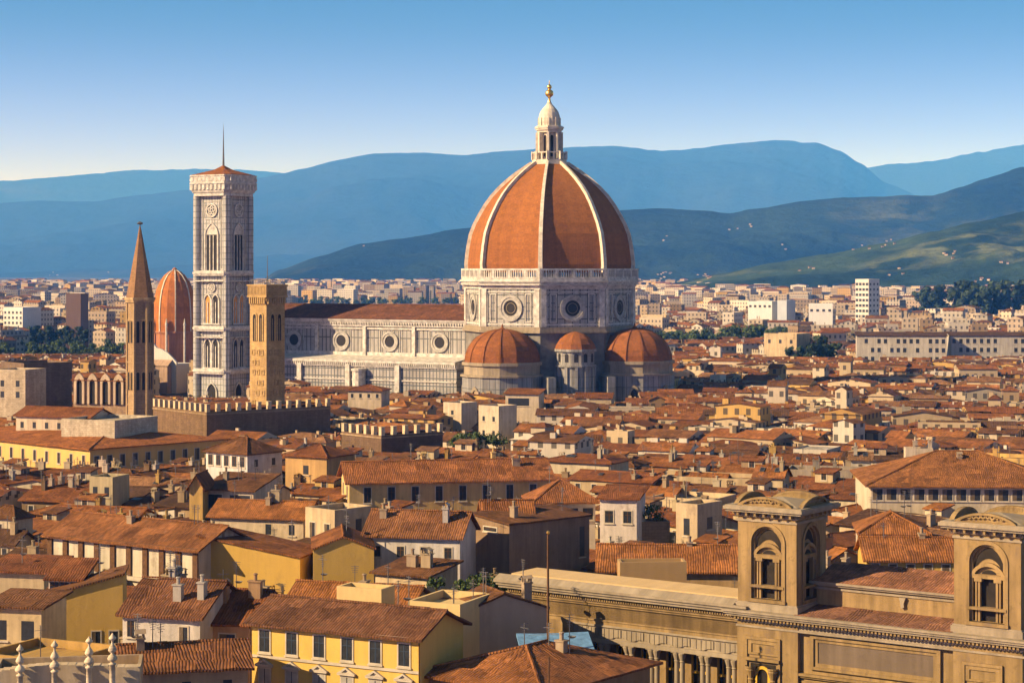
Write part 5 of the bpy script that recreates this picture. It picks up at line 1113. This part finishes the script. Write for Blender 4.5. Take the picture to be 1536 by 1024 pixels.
# the rest of the town out to the foot of the hills, one mass
FAR = MB()
def far_house(x, y, yaw, w, d, ze, rise, kind, wc, rc, chim=True):
    c, s = math.cos(yaw), math.sin(yaw); T = lambda a, b, z: (x+a*c-b*s, y+a*s+b*c, z)
    X, D, ov = w/2, d/2, .4
    for (a0, b0, a1, b1) in ((-X, -D, X, -D), (X, -D, X, D), (X, D, -X, D), (-X, D, -X, -D)): FAR.face([T(a0, b0, 0), T(a1, b1, 0), T(a1, b1, ze), T(a0, b0, ze)], 0, wc)
    X += ov; D += ov; z0, z1 = ze, ze+rise
    if kind == 'flat': FAR.face([T(-X+ov, -D+ov, ze-.3), T(X-ov, -D+ov, ze-.3), T(X-ov, D-ov, ze-.3), T(-X+ov, D-ov, ze-.3)], 1, tuple(q*.75 for q in wc))
    elif kind == 'gy':
        FAR.face([T(-X, D, z0), T(-X, -D, z0), T(0, -D, z1), T(0, D, z1)], 1, rc); FAR.face([T(X, -D, z0), T(X, D, z0), T(0, D, z1), T(0, -D, z1)], 1, rc)
        FAR.face([T(-X+ov, -D+ov, z0), T(X-ov, -D+ov, z0), T(0, -D+ov, z1)], 0, wc)
    else:
        h_ = min(X, D) if kind == 'hip' else 0; h_ = min(h_, X-.5)
        FAR.face([T(-X, -D, z0), T(X, -D, z0), T(X-h_, 0, z1), T(-X+h_, 0, z1)], 1, rc); FAR.face([T(X, D, z0), T(-X, D, z0), T(-X+h_, 0, z1), T(X-h_, 0, z1)], 1, rc)
        for e in (-1, 1): FAR.face([T(e*X, -D*e*-1, z0), T(e*X, D*e*-1, z0), T(e*(X-h_), 0, z1)][::-1], 1 if kind == 'hip' else 0, rc if kind == 'hip' else wc)
    if chim:
        for _ in range(RF.choice((0, 1, 1, 2, 2))):
            a, b, q = RF.uniform(-X*.8, X*.8), RF.uniform(-D*.6, D*.6), RF.choice((RF.uniform(.35, .7), RF.uniform(.35, .8), RF.uniform(.4, 1.5)))
            for (a0, b0, a1, b1) in ((-1, -1, 1, -1), (1, -1, 1, 1), (-1, 1, -1, -1)): FAR.face([T(a+a0*q*.6, b+b0*q*.5, ze), T(a+a1*q*.6, b+b1*q*.5, ze), T(a+a1*q*.6, b+b1*q*.5, z1+q*.6), T(a+a0*q*.6, b+b0*q*.5, z1+q*.6)], 0, tuple(v*.95 for v in wc))
            FAR.face([T(a-q*.6, b-q*.5, z1+q*.6), T(a+q*.6, b-q*.5, z1+q*.6), T(a+q*.6, b+q*.5, z1+q*.6), T(a-q*.6, b+q*.5, z1+q*.6)], 1, rc)
def jit(c, a=.82, b=1.15): k = RF.uniform(a, b); return tuple(min(.72, q*k) for q in c)
for (x, y, yaw, w, d, ze, rise, kind) in rest: far_house(x, y, yaw, w, d, ze, rise, kind, jit(WALLC[pick_wall(RF)]), jit(ROOFC[pick_roof(RF)]))
y = 905.0; nfar = 0
while y < 5600:
    k = min(1, (y-900)/2600); st = 12.5+k*18
    x = -(.256*y+60)
    while x < .256*y+60:
        px_, py_ = x+RF.uniform(-.4, .4)*st, y+RF.uniform(-.4, .4)*st
        x += st*RF.uniform(.85, 1.5)
        yaw = math.radians(-22+mnoise.noise(Vector((px_/300, py_/300, 5)))*60)+RF.choice((0, 0, PI/2)); w, d = RF.uniform(8, 18)*(1+k*.8), RF.uniform(7, 11)*(1+k*.6)
        modern = RF.random() < k*.55+.06
        ze = RF.gauss(13.5, 2.2) if not modern else RF.uniform(14, 24+8*k)
        if mnoise.noise(Vector((px_/190, py_/260, 7.7))) > .33: continue                       # gardens and open squares
        if in_foot(px_, py_, max(w, d)*.5): continue
        zm = zmax(px_, py_, w*.5)
        if ze+2 > zm: ze = zm-2.2
        if ze < 4: continue
        wc = jit(WALLC[RF.choices(('cream', 'pale', 'white', 'yellow', 'tan', 'pink'), (16, 28, 38, 4, 8, 6))[0]], .62, 1.25)
        far_house(px_, py_, yaw, w, d, ze, RF.uniform(1.2, 2.4), 'flat' if modern and RF.random() < .7 else RF.choice(('gx', 'hip', 'gy', 'gx')), wc, jit(ROOFC[pick_roof(RF)]), y < 1600); nfar += 1
    y += st*.95
# ------------------------------------------------------------------ villas on the slopes
from mathutils.bvhtree import BVHTree
bv = [BVHTree.FromPolygons([v.co.copy() for v in o.data.vertices], [list(p.vertices) for p in o.data.polygons]) for o in bpy.data.objects if o.name.startswith('hills')]
def slope_hit(px, py):
    d = Vector(((px-768)/F, 1, -(py-HZ)/F)).normalized(); best = None
    for b in bv:
        q = b.ray_cast(Vector((0, 0, H)), d)
        if q[0] is not None and (best is None or q[3] < best[1]): best = (q[0], q[3])
    return best
VIL = [(1100, 344, 5), (1118, 341, 6), (1000, 363, 4), (1335, 364, 8), (1310, 368, 5), (1425, 382, 12), (1440, 378, 5), (1290, 372, 3), (545, 368, 4), (600, 368, 3), (1000, 412, 12), (975, 415, 6), (1500, 398, 4), (1220, 405, 6), (1180, 372, 3), (80, 415, 22), (150, 408, 12), (20, 418, 14), (300, 408, 8), (1480, 420, 8), (1060, 412, 10), (1350, 410, 8)]
for px, py, n in VIL:
    for i in range(n):
        h_ = slope_hit(px+RF.gauss(0, 9), py+RF.gauss(0, 3.5))
        if h_ and h_[0].z > 12 and RF.random() < .45:
            q = h_[0]; k = .5+q.y/15000; c0 = len(FAR.v); far_house(q.x, q.y, RF.uniform(-.9, .2), RF.uniform(5, 9)*k, 5*k, RF.uniform(3, 4.5)*k, 1.2, RF.choice(('gx', 'hip')), jit(WALLC['pale'], .7, 1.15), jit(ROOFC['brown']), False)
            for i_ in range(c0, len(FAR.v)): v = FAR.v[i_]; FAR.v[i_] = (v[0], v[1], v[2]+q.z-1)
tag(FAR.build('distant_houses', [M['far_wall'], M['far_roof']]), 'mass of small cream and red-roofed houses spreading over the far plain', 'houses', kind='stuff')
# ------------------------------------------------------------------ trees and shrubs
TREES = {}
def crown_mesh(kind, seed, n, rx, rz, z0, leaf, col):
    r = random.Random(seed); m = MB(); bl = [(Vector((r.gauss(0, .42)*rx, r.gauss(0, .42)*rx, z0+rz*(1+r.uniform(-.75, .75)))), r.uniform(.2, .5)*rx) for _ in range(20)]
    for _ in range(n):
        c, q = r.choice(bl); v = Vector((r.gauss(0, 1), r.gauss(0, 1), r.gauss(0, .8))); v = v.normalized()*q*r.uniform(.55, 1.08); p = c+v
        a = Vector((r.gauss(0, 1), r.gauss(0, 1), r.gauss(0, 1))).normalized(); b = a.cross(v.normalized()+Vector((.01, .02, .1))).normalized(); a = b.cross(v).normalized(); s = leaf*r.uniform(.6, 1.4)
        m.face([p-a*s, p+b*s*.6, p+a*s, p-b*s*.6])
    return m
def trunk_mesh(h, r0):
    m = MB(); m.lathe([(r0, 0), (r0*.75, h*.5), (r0*.45, h)], 7)
    for k in range(4):
        a = k*1.7; 
        for t in range(3):
            p, q = t/3, (t+1)/3; f = lambda s_: Vector((math.cos(a)*s_*h*.3, math.sin(a)*s_*h*.3, h*.6+s_*h*.4)); A, B = f(p), f(q); w = r0*.35*(1-p*.7)
            m.face([A+Vector((w, 0, 0)), B+Vector((w*.7, 0, 0)), B-Vector((w*.7, 0, 0)), A-Vector((w, 0, 0))]); m.face([A+Vector((0, w, 0)), B+Vector((0, w*.7, 0)), B-Vector((0, w*.7, 0)), A-Vector((0, w, 0))])
    return m
def tree(name, label, cat, loc, kind, var, sc, group=None, rz=0):
    k = (kind, var)
    if k not in TREES:
        rx, rz_ = (3.2, 3.4) if kind == 'leaf' else (2.2, 4.6)
        a = crown_mesh(kind, 100+var, 900, rx, rz_, 1.8, .42, None).build('crown', M[kind]); b = trunk_mesh(5.0, .3).build('trunk', M['wood'])
        TREES[k] = (a.data, b.data); bpy.data.objects.remove(a); bpy.data.objects.remove(b)
    o = thing(name, label, cat, loc, rz, group); o.scale = (sc,)*3
    reuse(TREES[k][0], 'crown', o, (0, 0, 0)); reuse(TREES[k][1], 'trunk', o, (0, 0, 0)); return o
for p0, p1, py, Y, dp, n, h, kind, lab in BELTS:
    for i in range(n):
        px = p0+(p1-p0)*(i+RF.random())/n; yy = Y+RF.uniform(0, dp); ztop = zat(py+RF.uniform(-1, 5), Y); sc = h/9.5*RF.uniform(.8, 1.2)
        zb = max(0, ztop-9.5*sc)
        tree('tree', lab[:-0 or None].replace('trees', 'tree', 1) if False else 'one of the '+lab, 'tree', (px2(px, 0, yy).x, yy, 0 if zb < 1.5 else 0), kind, i % 3, max(sc, ztop/9.5 if ztop > 0 else sc), lab, RF.uniform(0, 6))
SH = [(708, 884, 226, 1.5), (728, 884, 225, 1.7), (748, 886, 226, 1.5), (764, 888, 227, 1.2), (694, 886, 227, 1.2), (655, 880, 229, 1.1), (985, 776, 292, 1.6), (972, 772, 294, 1.5), (690, 668, 432, 2.4), (708, 668, 431, 2.6), (728, 667, 433, 2.3), (745, 668, 430, 2.2), (84, 898, 210, .8), (46, 900, 210, .8)]
SL = ['bushy green shrub in the roof garden, second from left of five', 'bushy green shrub in the middle of the roof garden by the flagpole', 'bushy green shrub in the roof garden, second from right of five', 'rightmost low shrub of the roof garden beside the flagpole', 'leftmost low shrub of the roof garden left of the flagpole',
      'small green shrub among chimneys left of the roof garden', 'green shrub right of the narrow white house', 'second green shrub between the narrow white house and the green one', 'leftmost shrub on the green bank below the small crenellated wall', 'second shrub on the green bank below the small crenellated wall', 'third shrub on the green bank left of the whitish block', 'rightmost shrub on the green bank before the whitish block', 'small shrub on the terrace beside the ochre yellow wall', 'small shrub at the left edge of the terrace']
for (px, py, Y, r_), lab in zip(SH, SL):
    p = px2(px, py, Y); o = thing('shrub', lab, 'shrub', (p.x, Y, p.z), RF.uniform(0, 6), 'shrubs in the roof gardens')
    crown_mesh('leaf', int(px), 420, r_, r_*.55, -.1, .16 if Y < 300 else .3, None).build('crown', M['leaf'], o); mb = MB(); mb.lathe([(.1, -.6), (.06, r_)], 6); mb.build('stem', M['wood'], o)
def terrace(label, px, py, Y, w, d): p = px2(px, py, Y); return house('planter_terrace', label, 'terrace', p.x, Y-d/2, .1, w, d, p.z-.55, 'flat', 0, 'tan', 'brown', wm='stone_wall')
terrace('low stone terrace holding the green roof garden beside the flagpole', 728, 890, 226, 8, 4); terrace('low terrace with green shrubs right of the narrow white house', 978, 782, 293, 5, 4); terrace('stone bank with green shrubs below the small crenellated wall', 717, 676, 431, 11, 6)
# ------------------------------------------------------------------ tidy unplaced helper data
